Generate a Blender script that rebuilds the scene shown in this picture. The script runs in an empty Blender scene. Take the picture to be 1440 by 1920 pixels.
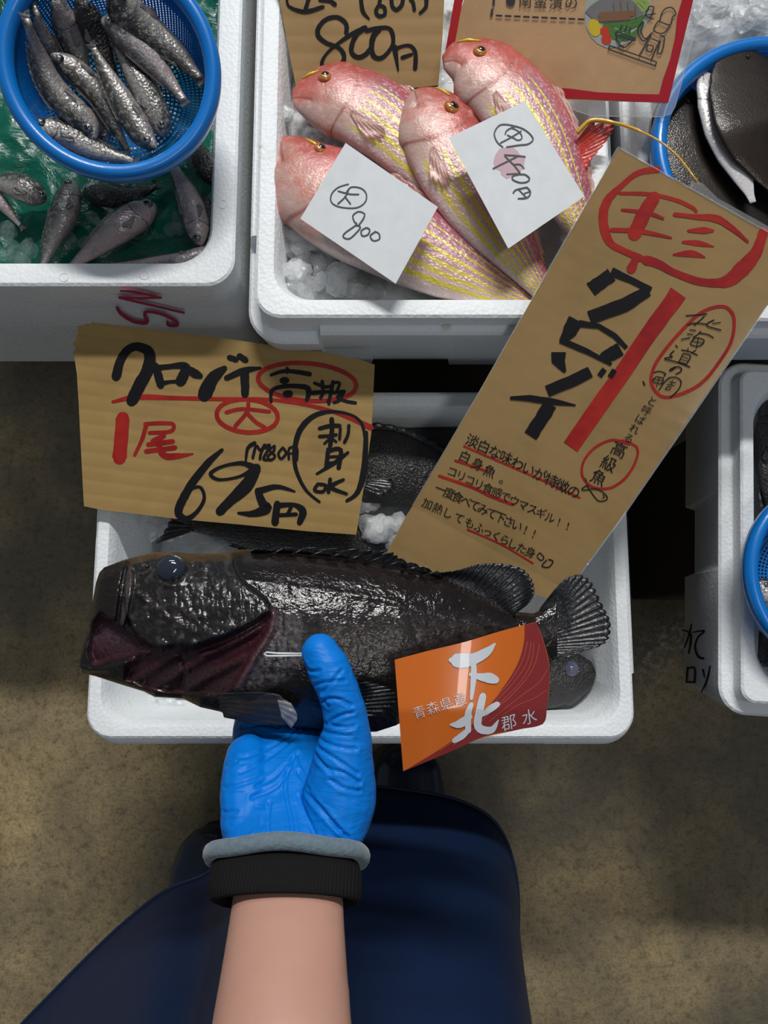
import bpy, math, random
import numpy as np
from math import sin, cos, pi, radians, tan, atan2, sqrt
from mathutils import Vector, noise as mnoise
random.seed(7)
S = bpy.context.scene
COL = S.collection

# ------------------------------------------------------------------ camera
F_PX = 1400.0
TILT = radians(8.0)
H = 1.30
cam_d = bpy.data.cameras.new('camera')
cam_d.sensor_fit = 'VERTICAL'
cam_d.sensor_height = 36.0
cam_d.lens = 36.0 * F_PX / 1920.0
cam_d.clip_start = 0.02
cam = bpy.data.objects.new('camera', cam_d)
cam.location = (0, 0, H)
cam.rotation_euler = (TILT, 0, 0)
COL.objects.link(cam)
S.camera = cam

# ------------------------------------------------------------------ light and exposure
w = bpy.data.worlds.new('hall_ambient')
w.use_nodes = True
w.node_tree.nodes['Background'].inputs[0].default_value = (0.62, 0.72, 0.85, 1)
w.node_tree.nodes['Background'].inputs[1].default_value = 0.155
S.world = w
S.view_settings.view_transform = 'Standard'
S.view_settings.look = 'None'
S.view_settings.gamma = 1.0
S.view_settings.use_curve_mapping = False
S.view_settings.exposure = 0.0


def area(name, loc, target, sx, sy, power, color):
    d = bpy.data.lights.new(name, 'AREA')
    d.shape = 'RECTANGLE'
    d.size, d.size_y, d.energy, d.color = sx, sy, power, color
    o = bpy.data.objects.new(name, d)
    o.location = loc
    o.rotation_euler = (Vector(target) - Vector(loc)).to_track_quat('-Z', 'Y').to_euler()
    COL.objects.link(o)
    return o


area('ceiling_tube_north', (0.25, 2.55, 3.7), (0, 0, 0.5), 1.5, 0.16, 112, (1.0, 0.985, 0.95))
area('ceiling_tube_far_north', (-0.6, 4.4, 3.7), (0, 0, 0.5), 2.4, 0.3, 45, (0.93, 0.97, 1.0))
area('ceiling_tube_overhead', (0.9, -0.6, 4.2), (0.1, 0, 0.4), 1.6, 0.3, 16, (1.0, 0.97, 0.93))

# ------------------------------------------------------------------ helpers


def ray(px, py):
    u = (px - 720.0) / F_PX
    v = (960.0 - py) / F_PX
    return Vector((u, v * cos(TILT) + sin(TILT), v * sin(TILT) - cos(TILT)))


def P(px, py, z):
    """world point at height z that stands at photograph position px, py"""
    d = ray(px, py)
    return Vector((0, 0, H)) + d * ((z - H) / d.z)


def tag(o, label=None, cat=None, group=None, kind=None):
    if label: o['label'] = label
    if cat: o['category'] = cat
    if group: o['group'] = group
    if kind: o['kind'] = kind
    return o


def empty(name, loc, label, cat, group=None):
    o = bpy.data.objects.new(name, None)
    o.location = loc
    o.empty_display_size = 0.02
    COL.objects.link(o)
    return tag(o, label, cat, group)


def mesh(name, verts, faces, mat=None, parent=None, smooth=True, attrs=None, origin=None):
    """one mesh object; verts in world coordinates, moved into the parent's frame"""
    if origin is None:
        origin = Vector(parent.matrix_basis.translation) if parent else None
        if parent and parent.parent:
            origin = origin + Vector(parent.parent.matrix_basis.translation)
    va = np.array([tuple(v) for v in verts], dtype=float)
    loc = None
    if parent is None and origin is None:
        loc = Vector((float((va[:, 0].min() + va[:, 0].max()) / 2), float((va[:, 1].min() + va[:, 1].max()) / 2), float(va[:, 2].min())))
        origin = loc
    va = va - np.array(tuple(origin))
    me = bpy.data.meshes.new(name)
    me.from_pydata(va.tolist(), [], faces)
    me.update()
    if smooth:
        me.polygons.foreach_set('use_smooth', [True] * len(me.polygons))
    if attrs:
        for k, val in attrs.items():
            a = me.color_attributes.new(k, 'FLOAT_COLOR', 'POINT')
            arr = np.ones((len(verts), 4))
            arr[:, :3] = np.array(val)[:, :3]
            a.data.foreach_set('color', arr.ravel())
    if mat: me.materials.append(mat)
    o = bpy.data.objects.new(name, me)
    COL.objects.link(o)
    if parent: o.parent = parent
    elif loc is not None: o.location = loc
    return o


class MB:
    def __init__(s): s.v = []; s.f = []
    def add(s, v, f):
        n = len(s.v); s.v += [tuple(p) for p in v]; s.f += [tuple(i + n for i in q) for q in f]
    def box(s, x0, x1, y0, y1, z0, z1, b=0.0):
        if b <= 0:
            v = [(x, y, z) for z in (z0, z1) for y in (y0, y1) for x in (x0, x1)]
            s.add(v, [(0, 2, 3, 1), (4, 5, 7, 6), (0, 1, 5, 4), (2, 6, 7, 3), (0, 4, 6, 2), (1, 3, 7, 5)])
            return
        rings = []
        for z, d in ((z0, b), (z0 + b, 0), (z1 - b, 0), (z1, b)):
            rings.append([(x0 + d + b, y0 + d, z), (x1 - d - b, y0 + d, z), (x1 - d, y0 + d + b, z), (x1 - d, y1 - d - b, z),
                          (x1 - d - b, y1 - d, z), (x0 + d + b, y1 - d, z), (x0 + d, y1 - d - b, z), (x0 + d, y0 + d + b, z)])
        s.loft(rings, True, True)
    def loft(s, rings, cap0=False, cap1=False, closed=True):
        n = len(rings[0]); v = [p for r in rings for p in r]; f = []
        for i in range(len(rings) - 1):
            for j in range(n if closed else n - 1):
                k = (j + 1) % n
                f.append((i * n + j, i * n + k, (i + 1) * n + k, (i + 1) * n + j))
        if cap0: f.append(tuple(range(n - 1, -1, -1)))
        if cap1: f.append(tuple((len(rings) - 1) * n + j for j in range(n)))
        s.add(v, f)
    def tube(s, pts, r, n=8, cap=True):
        pts = [Vector(p) for p in pts]
        rs = r if isinstance(r, (list, tuple)) else [r] * len(pts)
        rings = []; up = None
        for i, p in enumerate(pts):
            t = (pts[min(i + 1, len(pts) - 1)] - pts[max(i - 1, 0)]).normalized()
            if up is None:
                up = Vector((0, 0, 1)) if abs(t.z) < 0.9 else Vector((1, 0, 0))
            a = t.cross(up).normalized(); b = a.cross(t).normalized(); up = b
            rings.append([p + a * (rs[i] * cos(2 * pi * k / n)) + b * (rs[i] * sin(2 * pi * k / n)) for k in range(n)])
        s.loft(rings, cap, cap)
    def ellipsoid(s, c, r, nu=16, nv=10, axes=None):
        c = Vector(c); ax = axes or (Vector((1, 0, 0)), Vector((0, 1, 0)), Vector((0, 0, 1)))
        rings = []
        for i in range(nv + 1):
            th = pi * (0.02 + 0.96 * i / nv)
            rings.append([c + ax[0] * (r[0] * sin(th) * cos(2 * pi * k / nu)) + ax[1] * (r[1] * sin(th) * sin(2 * pi * k / nu)) - ax[2] * (r[2] * cos(th)) for k in range(nu)])
        s.loft(rings, True, True)
    def build(s, name, mat=None, parent=None, smooth=True):
        return mesh(name, s.v, s.f, mat, parent, smooth)


def lerp(a, b, t): return a + (b - a) * t
def sstep(a, b, x):
    t = min(1, max(0, (x - a) / (b - a))); return t * t * (3 - 2 * t)
def interp(tab, x):
    if x <= tab[0][0]: return tab[0][1]
    for (a, b), (c, d) in zip(tab, tab[1:]):
        if x <= c: return b + (d - b) * (x - a) / (c - a)
    return tab[-1][1]
def catmull(pts, n=6):
    """smooth curve through points of any dimension"""
    pts = [np.array(p, dtype=float) for p in pts]
    if len(pts) < 3:
        return [pts[0] + (pts[-1] - pts[0]) * t for t in np.linspace(0, 1, n + 1)]
    out = []
    for i in range(len(pts) - 1):
        p0 = pts[max(i - 1, 0)]; p1 = pts[i]; p2 = pts[i + 1]; p3 = pts[min(i + 2, len(pts) - 1)]
        for k in range(n):
            t = k / n
            out.append(0.5 * ((2 * p1) + (p2 - p0) * t + (2 * p0 - 5 * p1 + 4 * p2 - p3) * t * t + (3 * p1 - p0 - 3 * p2 + p3) * t ** 3))
    out.append(pts[-1])
    return out


# ------------------------------------------------------------------ materials
class NT:
    """a small wrapper for writing node trees"""
    def __init__(s, name):
        s.m = bpy.data.materials.new(name); s.m.use_nodes = True
        s.t = s.m.node_tree; s.b = s.t.nodes['Principled BSDF']; s.tc = None
    def n(s, typ, **kw):
        nd = s.t.nodes.new(typ)
        for k, v in kw.items():
            if hasattr(nd, k): setattr(nd, k, v)
            else: nd.inputs[k.replace('_', ' ')].default_value = v
        return nd
    def l(s, a, b): s.t.links.new(a, b)
    def obj(s):
        if s.tc is None: s.tc = s.n('ShaderNodeTexCoord')
        return s.tc.outputs['Object']
    def noise(s, scale, detail=4, rough=0.6, vec=None, dist=0.0):
        nd = s.n('ShaderNodeTexNoise'); nd.inputs['Scale'].default_value = scale; nd.inputs['Detail'].default_value = detail
        nd.inputs['Roughness'].default_value = rough; nd.inputs['Distortion'].default_value = dist
        s.l(vec or s.obj(), nd.inputs['Vector']); return nd.outputs['Fac']
    def voro(s, scale, vec=None, feature='F1'):
        nd = s.n('ShaderNodeTexVoronoi'); nd.feature = feature; nd.inputs['Scale'].default_value = scale
        s.l(vec or s.obj(), nd.inputs['Vector']); return nd.outputs['Distance']
    def ramp(s, fac, stops):
        nd = s.n('ShaderNodeValToRGB'); cr = nd.color_ramp
        while len(cr.elements) < len(stops): cr.elements.new(0.5)
        for e, (p, c) in zip(cr.elements, stops):
            e.position = p; e.color = (c[0], c[1], c[2], 1) if not isinstance(c, (int, float)) else (c, c, c, 1)
        s.l(fac, nd.inputs[0]); return nd.outputs[0]
    def mix(s, fac, a, b, mode='MIX'):
        nd = s.n('ShaderNodeMix'); nd.data_type = 'RGBA'; nd.blend_type = mode
        if isinstance(fac, (int, float)): nd.inputs[0].default_value = fac
        else: s.l(fac, nd.inputs[0])
        for i, x in ((6, a), (7, b)):
            if isinstance(x, tuple): nd.inputs[i].default_value = (x[0], x[1], x[2], 1)
            else: s.l(x, nd.inputs[i])
        return nd.outputs[2]
    def math(s, op, a, b=0.0):
        nd = s.n('ShaderNodeMath'); nd.operation = op
        for i, x in ((0, a), (1, b)):
            if isinstance(x, (int, float)): nd.inputs[i].default_value = x
            else: s.l(x, nd.inputs[i])
        return nd.outputs[0]
    def vscale(s, sc, vec=None):
        nd = s.n('ShaderNodeMapping'); nd.inputs['Scale'].default_value = sc
        s.l(vec or s.obj(), nd.inputs['Vector']); return nd.outputs[0]
    def attr(s, name):
        nd = s.n('ShaderNodeAttribute'); nd.attribute_name = name
        return nd.outputs['Color']
    def sep(s, col):
        nd = s.n('ShaderNodeSeparateXYZ'); s.l(col, nd.inputs[0]); return nd.outputs
    def comb(s, x, y, z=0.0):
        nd = s.n('ShaderNodeCombineXYZ')
        for i, q in enumerate((x, y, z)):
            if isinstance(q, (int, float)): nd.inputs[i].default_value = q
            else: s.l(q, nd.inputs[i])
        return nd.outputs[0]
    def bump(s, h, strength=0.3, dist=0.001, prev=None):
        nd = s.n('ShaderNodeBump'); nd.inputs['Strength'].default_value = strength; nd.inputs['Distance'].default_value = dist
        s.l(h, nd.inputs['Height'])
        if prev is not None: s.l(prev, nd.inputs['Normal'])
        s.l(nd.outputs[0], s.b.inputs['Normal']); s.l(nd.outputs[0], s.b.inputs['Coat Normal']); return nd.outputs[0]
    def set(s, **kw):
        for k, v in kw.items():
            key = {'color': 'Base Color', 'rough': 'Roughness', 'metal': 'Metallic', 'coat': 'Coat Weight', 'coat_rough': 'Coat Roughness',
                   'trans': 'Transmission Weight', 'ior': 'IOR', 'sss': 'Subsurface Weight', 'spec': 'Specular IOR Level', 'alpha': 'Alpha',
                   'sheen': 'Sheen Weight', 'sss_r': 'Subsurface Radius', 'sss_s': 'Subsurface Scale'}[k]
            if isinstance(v, tuple): v = (v + (1,)) if (len(v) == 3 and key != 'Subsurface Radius') else v; s.b.inputs[key].default_value = v
            elif isinstance(v, (int, float)): s.b.inputs[key].default_value = v
            else: s.l(v, s.b.inputs[key])
        return s


M = {}


def m_plain(name, color, rough=0.5, **kw):
    t = NT(name); n = t.noise(60, 3)
    c2 = tuple(x * 0.82 for x in color)
    t.set(color=t.mix(n, color, c2), rough=rough, **kw); M[name] = t.m
    return t


# wet stained concrete
t = NT('concrete')
n1 = t.noise(1.9, 5, 0.6); n2 = t.noise(9, 8, 0.7); n3 = t.noise(70, 6, 0.75); n4 = t.noise(4.0, 6, 0.65, dist=0.6)
base = t.ramp(n2, [(0.30, (0.25, 0.185, 0.096)), (0.50, (0.44, 0.33, 0.165)), (0.72, (0.60, 0.46, 0.235))])
wet = t.ramp(n1, [(0.40, 0.0), (0.58, 1.0)])
c = t.mix(wet, base, t.mix(n3, (0.12, 0.105, 0.075), (0.20, 0.17, 0.115)))
c = t.mix(t.ramp(n3, [(0.33, 0.75), (0.50, 0.0)]), c, (0.10, 0.078, 0.045))
c = t.mix(t.ramp(n3, [(0.62, 0.0), (0.75, 0.4)]), c, (0.55, 0.46, 0.29))
c = t.mix(t.ramp(n4, [(0.30, 0.35), (0.42, 0.0)]), c, (0.075, 0.072, 0.062))
n6 = t.noise(210, 4, 0.8); c = t.mix(t.ramp(n6, [(0.38, 0.45), (0.52, 0.0)]), c, (0.09, 0.07, 0.04)); n7 = t.noise(3.1, 2, 0.5, dist=0.4); c = t.mix(t.math('MULTIPLY', t.ramp(n7, [(0.66, 0.0), (0.74, 1.0)]), t.ramp(n3, [(0.5, 0.0), (0.7, 0.8)])), c, (0.62, 0.62, 0.60))
t.set(color=c, rough=t.ramp(n1, [(0.38, 0.62), (0.60, 0.33)]), spec=0.35)
b1 = t.bump(n3, 0.55, 0.004); M['concrete'] = t.m

# expanded polystyrene: beads pressed together
t = NT('foam')
v1 = t.voro(260); n1 = t.noise(12, 5)
c = t.mix(t.ramp(v1, [(0.25, 0.0), (0.75, 0.35)]), (0.84, 0.87, 0.89), (0.74, 0.78, 0.80))
c = t.mix(t.ramp(n1, [(0.55, 0.0), (0.75, 0.22)]), c, (0.60, 0.60, 0.54))
v2 = t.noise(38, 2); c = t.mix(t.ramp(v2, [(0.74, 0.0), (0.78, 0.5)]), c, (0.40, 0.33, 0.22))
t.set(color=c, rough=0.5, sss=0.0, spec=0.4)
t.bump(v1, 0.35, 0.0012); M['foam'] = t.m


def cardboard(name, base, dark, ang, flute=0.16):
    t = NT(name)
    mp = t.n('ShaderNodeMapping'); mp.inputs['Rotation'].default_value = (0, 0, ang); t.l(t.obj(), mp.inputs['Vector'])
    wv = t.n('ShaderNodeTexWave'); wv.bands_direction = 'Y'; wv.inputs['Scale'].default_value = 22; wv.inputs['Distortion'].default_value = 0.25; wv.inputs['Detail'].default_value = 1
    t.l(mp.outputs[0], wv.inputs['Vector'])
    sc = t.n('ShaderNodeMapping'); sc.inputs['Scale'].default_value = (5, 25, 25); t.l(mp.outputs[0], sc.inputs['Vector'])
    n1 = t.noise(5, 6, 0.7, sc.outputs[0]); n2 = t.noise(14, 5)
    c = t.mix(t.ramp(n1, [(0.25, 0.0), (0.85, 0.7)]), base, dark)
    c = t.mix(t.ramp(n2, [(0.45, 0.0), (0.72, 0.45)]), c, tuple(x * 0.72 for x in dark))
    c = t.mix(t.ramp(wv.outputs['Fac'], [(0.0, flute), (0.3, 0.0)]), c, tuple(x * 0.6 for x in dark))
    t.set(color=c, rough=0.7, spec=0.25)
    t.bump(wv.outputs['Fac'], flute * 1.5, 0.0008); M[name] = t.m
    return t


cardboard('cardboard', (0.40, 0.26, 0.095), (0.33, 0.21, 0.078), radians(7))
t = cardboard('cardboard_wrapped', (0.32, 0.205, 0.080), (0.27, 0.17, 0.066), radians(30), 0.03)
t.set(coat=0.5, coat_rough=0.12)
cardboard('cardboard_old', (0.42, 0.27, 0.12), (0.32, 0.20, 0.085), radians(0))
t = cardboard('kraft_print', (0.66, 0.42, 0.22), (0.54, 0.33, 0.17), radians(0), 0.02); t.set(coat=0.6, coat_rough=0.15)
m_plain('cardboard_edge', (0.22, 0.14, 0.06), 0.9)
m_plain('ink_black', (0.006, 0.006, 0.008), 0.6, spec=0.2)
m_plain('ink_grey', (0.045, 0.05, 0.055), 0.6)
t = NT('ink_red'); n1 = t.noise(22, 5, 0.7); t.set(color=t.mix(t.ramp(n1, [(0.35, 0.0), (0.7, 1.0)]), (0.25, 0.006, 0.010), (0.42, 0.022, 0.010)), rough=0.55, spec=0.25); M['ink_red'] = t.m
m_plain('ink_pink', (0.46, 0.02, 0.10), 0.6)
m_plain('print_red', (0.55, 0.02, 0.035), 0.35, coat=0.5)
m_plain('paper', (0.74, 0.77, 0.80), 0.7)
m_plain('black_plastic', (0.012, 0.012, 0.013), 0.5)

# ------------------------------------------------------------------ floor
tag(mesh('floor', [(-3.2, -3.2, 0), (3.2, -3.2, 0), (3.2, 3.2, 0), (-3.2, 3.2, 0)], [(0, 1, 2, 3)], M['concrete'], origin=Vector((0, 0, 0)), smooth=False), kind='structure')

# ------------------------------------------------------------------ foam boxes


def perim(x0, x1, y0, y1, d, r, sideT):
    """rounded rectangle inset by d; each item is (x, y, side key, u) with u in 0..1 along the side or -1 in a corner"""
    out = []
    x0 += d; x1 -= d; y0 += d; y1 -= d
    r = max(r - d, 0.002)
    cs = [((x1 - r, y0 + r), -pi / 2), ((x1 - r, y1 - r), 0), ((x0 + r, y1 - r), pi / 2), ((x0 + r, y0 + r), pi)]
    sides = [((x0 + r, y0), (x1 - r, y0)), ((x1, y0 + r), (x1, y1 - r)), ((x1 - r, y1), (x0 + r, y1)), ((x0, y1 - r), (x0, y0 + r))]
    for k in range(4):
        (ax, ay), (bx, by) = sides[k]
        for u in sideT: out.append((lerp(ax, bx, u), lerp(ay, by, u), k, u))
        (cx, cy), a0 = cs[k]
        for i in range(1, 9):
            a = a0 + (pi / 2) * i / 9
            out.append((cx + r * cos(a), cy + r * sin(a), k, -1))
    return out


def foam_box(label, x0, x1, y0, y1, zb, zr, wall=0.026, lip=0.009, r=0.035, ri=None, draft=0.012, notch=(0.3, 0.7), notch_sides=(0, 1, 2, 3), notch_h=0.02, depth=None, plain=False):
    e = 0.004
    ss = sorted(set([0, 0.04, 0.10, 0.12, 0.122, 0.2, notch[0] - e * 1.5, notch[0], notch[0] + e, 0.4, 0.5, 0.6, notch[1] - e, notch[1], notch[1] + e * 1.5, 0.8, 0.878, 0.88, 0.9, 0.96, 1.0]))
    def nz(k, u, z):
        if k not in notch_sides or u < 0: return z
        a = sstep(notch[0] - e * 1.5, notch[0] + e, u) * (1 - sstep(notch[1] - e, notch[1] + e * 1.5, u))
        return z + notch_h * a
    def corner(u): return (not plain) and (u < 0 or u < 0.121 or u > 0.879)
    ri = ri or r
    rings = []
    def ring(d, zf, rr=None, blk=0.0):
        L = perim(x0, x1, y0, y1, d, (rr + d) if rr else r, ss)
        o = []
        for (x, y, k, u) in L:
            z = zf(k, u) if callable(zf) else zf
            if blk and corner(u):
                cx, cy = (x0 + x1) / 2, (y0 + y1) / 2
                hx, hy = (x1 - x0) / 2, (y1 - y0) / 2
                x = cx + (x - cx) * (1 + blk / hx); y = cy + (y - cy) * (1 + blk / hy)
            o.append((x, y, z))
        rings.append(o)
    zf = zb + 0.026 if depth is None else zr - depth
    ring(wall + 0.03, zf, 0.03); ring(wall + 0.016, zf + 0.001, 0.035); ring(wall + 0.010, zf + 0.008, 0.035)
    ring(wall + 0.003, zr - 0.012, ri * 0.9); ring(wall, zr - 0.005, ri * 0.9); ring(wall - 0.002, zr - 0.001, ri * 0.9); ring(wall - 0.005, zr, ri * 0.9)
    ring(lip + 0.003, zr); ring(lip + 0.0005, zr - 0.002)
    if lip > 0.004:
        ring(lip, lambda k, u: zr - (0.034 if corner(u) else 0.018))
        ring(lip - 0.002, lambda k, u: zr - (0.0355 if corner(u) else 0.0195))
        ring(0.0025, lambda k, u: zr - (0.0355 if corner(u) else 0.0195), blk=0.003)
        ring(0.0, lambda k, u: zr - (0.038 if corner(u) else 0.022), blk=0.003)
    ring(draft * 0.9, lambda k, u: nz(k, u, zb + 0.006))
    ring(draft + 0.004, lambda k, u: nz(k, u, zb))
    ring(0.06, lambda k, u: nz(k, u, zb))
    mb = MB(); mb.loft(rings, False, False)
    n = len(rings[0])
    mb.f.append(tuple(range(n))); mb.f.append(tuple(len(rings) * n - 1 - j for j in range(n)))
    o = mb.build('foam_box', M['foam'])
    import bmesh
    bm = bmesh.new(); bm.from_mesh(o.data); bmesh.ops.recalc_face_normals(bm, faces=bm.faces); bm.to_mesh(o.data); bm.free()
    o.data.polygons.foreach_set('use_smooth', [False] * len(o.data.polygons))
    o.data.set_sharp_from_angle(angle=radians(38)) if hasattr(o.data, 'set_sharp_from_angle') else None
    o.data.polygons.foreach_set('use_smooth', [True] * len(o.data.polygons))
    o.data.update()
    return tag(o, label, 'box', 'white foam fish boxes')


ZB, ZN = 0.50, 0.62
bx0, bx1 = P(158, 1390, 0.48).x, P(1195, 1388, 0.48).x
by0, by1 = P(600, 1394, 0.478).y, P(800, 738, ZB).y + 0.008
lower_box = foam_box('white foam box under the hand-held black fish, with two cardboard signs leaning over it', bx0, bx1, by0, by1, 0.34, ZB, wall=0.024, lip=0.008)
mx0, mx1 = P(467, 560, 0.598).x, P(1172, 560, ZN).x
mid_box = foam_box('white foam box holding the pink striped fish and two white paper notes', mx0, mx1, 0.274, 0.90, 0.475, ZN, wall=0.029, lip=0.009, notch=(0.29, 0.58), notch_h=0.018)
nx0, nx1 = P(450, 300, ZN).x - 0.62, P(450, 300, ZN).x
nw_box = foam_box('white foam box with pink marker letters and a green sheet, under small silvery fish', nx0, nx1, 0.313, 0.95, 0.375, ZN, wall=0.027, lip=0.002, r=0.03, ri=0.04, notch_sides=())
ne_box = foam_box('white foam box under the blue basket of brown flatfish at the right edge', mx1 + 0.010, mx1 + 0.40, 0.270, 0.90, 0.502, ZN + 0.002, wall=0.026, lip=0.009, notch_sides=())
ex0 = P(1347, 1320, 0.48).x
east_box = foam_box('white foam box at the right edge with black brushed katakana on its side', ex0, ex0 + 0.58, P(1400, 1338, 0.48).y, 0.29, 0.335, ZB, wall=0.031, lip=0.0145, r=0.03, ri=0.05, draft=0.02, notch=(0.36, 0.62), notch_h=0.03, plain=True)
EYAW = radians(-3.6)
EPIV = Vector((ex0, P(1400, 1338, 0.48).y, 0))
def turn(p):
    d = Vector(p) - EPIV; return EPIV + Vector((d.x * cos(EYAW) - d.y * sin(EYAW), d.x * sin(EYAW) + d.y * cos(EYAW), d.z))
east_box.location = turn(east_box.location)
east_box.rotation_euler = (0, 0, EYAW)


for px_, py_ in ((271, 516), (418, 383), (120, 520)):
    c_ = P(px_, py_, ZN); mb = MB(); mb.tube([c_ + Vector((0.0042 * cos(a), 0.0042 * sin(a), 0.0)) for a in np.linspace(0, 2 * pi, 21)], 0.0006, 6, False); mb.build('mould_mark', M['foam'], nw_box)


def stand(label, x0, x1, y0, y1, z, closed=None):
    e = empty('display_stand', ((x0 + x1) / 2, (y0 + y1) / 2, 0), label, 'stand')
    if closed:  # added solid block; its black stands in for deep shade in the gap
        mb = MB(); mb.box(closed[0], closed[1], closed[2], closed[3], 0.0, z - 0.032, 0.003); mb.build('gap_shade_block', M['black_plastic'], e, False)
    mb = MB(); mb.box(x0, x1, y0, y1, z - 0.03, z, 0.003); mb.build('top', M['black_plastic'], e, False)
    for ax in (x0 + 0.02, x1 - 0.02):
        for ay in (y0 + 0.02, y1 - 0.02):
            mb = MB(); mb.box(ax - 0.02, ax + 0.02, ay - 0.02, ay + 0.02, 0, z - 0.03, 0.002); mb.build('leg', M['black_plastic'], e, False)


stand('black stand beneath the box of pink fish, with an added block darkening the shaded gap', mx0 + 0.10, mx1 + 0.34, 0.38, 0.84, 0.475, (mx0 + 0.06, mx1 + 0.36, 0.36, 0.84))
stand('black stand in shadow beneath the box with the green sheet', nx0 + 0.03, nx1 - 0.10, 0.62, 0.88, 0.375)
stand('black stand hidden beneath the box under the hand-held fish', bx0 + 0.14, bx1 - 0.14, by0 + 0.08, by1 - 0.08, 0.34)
stand('black stand beneath the right-hand box with katakana, with an added block standing in for floor shade', ex0 + 0.10, ex0 + 0.50, 0.04, 0.25, 0.335, (ex0 + 0.07, ex0 + 0.50, 0.03, 0.25))

# ------------------------------------------------------------------ surfaces that carry writing


class Flat:
    def __init__(s, a, b, c):
        """plane through three world points"""
        s.o = Vector(a); s.n = (Vector(b) - s.o).cross(Vector(c) - s.o).normalized()
        if s.n.dot(Vector((0, 0, H)) - s.o) < 0: s.n = -s.n
    def pt(s, px, py, eps=0.0):
        d = ray(px, py); o = Vector((0, 0, H))
        return o + d * ((s.o - o).dot(s.n) / d.dot(s.n)) + s.n * eps


class Bent:
    """two planes meeting in a crease"""
    def __init__(s, up, low, a, b): s.up, s.low, s.a, s.b = up, low, a, b
    def pt(s, px, py, eps=0.0):
        (ax, ay), (bx, by) = s.a, s.b
        side = (bx - ax) * (py - ay) - (by - ay) * (px - ax)
        return (s.low if side > 0 else s.up).pt(px, py, eps)


class Curl:
    def __init__(s, f): s.f = f
    def pt(s, px, py, eps=0.0): return P(px, py, s.f(px, py) + eps)


def flat3(a, b, c): return Flat(P(*a), P(*b), P(*c))


def ribbon(out, pts, w, seed=0, rough=0.06, curve=True, cap=True):
    """a brush stroke in sign coordinates: points and width, appended to out as polygons"""
    ws = w if isinstance(w, (list, tuple)) else [w] * len(pts)
    q = [(p[0], p[1], ws[min(i, len(ws) - 1)]) for i, p in enumerate(pts)]
    if curve and len(pts) > 2: q = catmull(q, 5)
    else:
        r = []
        for a, b in zip(q, q[1:]):
            for k in range(4): r.append(np.array(a) + (np.array(b) - np.array(a)) * k / 4)
        r.append(np.array(q[-1])); q = r
    n = len(q); L = []; R = []
    for i in range(n):
        a = q[max(i - 1, 0)]; b = q[min(i + 1, n - 1)]
        dx, dy = b[0] - a[0], b[1] - a[1]; l = math.hypot(dx, dy) or 1
        nx, ny = -dy / l, dx / l
        h1 = q[i][2] / 2 * (1 + random.uniform(-rough, rough)); h2 = q[i][2] / 2 * (1 + random.uniform(-rough, rough))
        L.append((q[i][0] + nx * h1, q[i][1] + ny * h1)); R.append((q[i][0] - nx * h2, q[i][1] - ny * h2))
    for i in range(n - 1): out.append([L[i], L[i + 1], R[i + 1], R[i]])
    for (c, h) in ((q[0], q[0][2] / 2), (q[-1], q[-1][2] / 2)) if cap else ():
        out.append([(c[0] + h * 0.93 * cos(2 * pi * k / 10), c[1] + h * 0.93 * sin(2 * pi * k / 10)) for k in range(10)])


def strokes(lst, tr=(0, 0, 1), w=6, **kw):
    ox, oy, sc = tr; out = []
    for s in lst:
        if isinstance(s, tuple) and len(s) == 2 and isinstance(s[0], list): pts, ww = s
        else: pts, ww = s, w
        ws = [x * sc for x in ww] if isinstance(ww, (list, tuple)) else ww * sc
        ribbon(out, [(ox + p[0] * sc, oy + p[1] * sc) for p in pts], ws, **kw)
    return out


def ellipse(cx, cy, rx, ry, ang=0, a0=0, a1=360, n=20):
    ca, sa = cos(radians(ang)), sin(radians(ang)); r = []
    for k in range(n + 1):
        t = radians(lerp(a0, a1, k / n)); x, y = rx * cos(t), ry * sin(t)
        r.append((cx + x * ca - y * sa, cy + x * sa + y * ca))
    return r


GL = {}
def glyph(ch):
    if ch not in GL:
        cu = bpy.data.curves.new('glyph', 'FONT'); cu.body = ch; cu.resolution_u = 3
        o = bpy.data.objects.new('glyph', cu); COL.objects.link(o)
        bpy.context.view_layer.update()
        ev = o.evaluated_get(bpy.context.evaluated_depsgraph_get()); me = ev.to_mesh()
        v = [(p.co.x, p.co.y) for p in me.vertices]; f = [list(p.vertices) for p in me.polygons]
        ev.to_mesh_clear(); bpy.data.objects.remove(o); bpy.data.curves.remove(cu)
        GL[ch] = (v, f)
    return GL[ch]


def text(out, s, x0, y0, x1, y1, size, ang=None, sx=1.0, shear=0.0):
    """characters of s centred along the line (x0,y0)-(x1,y1)"""
    n = len(s); a = atan2(y1 - y0, x1 - x0) if ang is None else radians(ang)
    for i, ch in enumerate(s):
        if ch == ' ': continue
        t = i / max(n - 1, 1); cx, cy = lerp(x0, x1, t), lerp(y0, y1, t)
        v, f = glyph(ch)
        mx = (min(p[0] for p in v) + max(p[0] for p in v)) / 2; my = 0.38
        vv = []
        for (x, y) in v:
            X, Y = (x - mx) * size * sx, -(y - my) * size
            X += -Y * shear
            vv.append((cx + X * cos(a) - Y * sin(a), cy + X * sin(a) + Y * cos(a)))
        for q in f: out.append([vv[k] for k in q])


def ink(name, polys, surf, mat, parent, eps=0.00035, label=None):
    v = []; f = []
    for i, pl in enumerate(polys):
        n = len(v); v += [surf.pt(x, y, eps + (i % 90) * 2.5e-6) for x, y in pl]; f.append(tuple(range(n, n + len(pl))))
    o = mesh(name, v, f, M[mat], parent, smooth=False)
    return tag(o, label)


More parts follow.
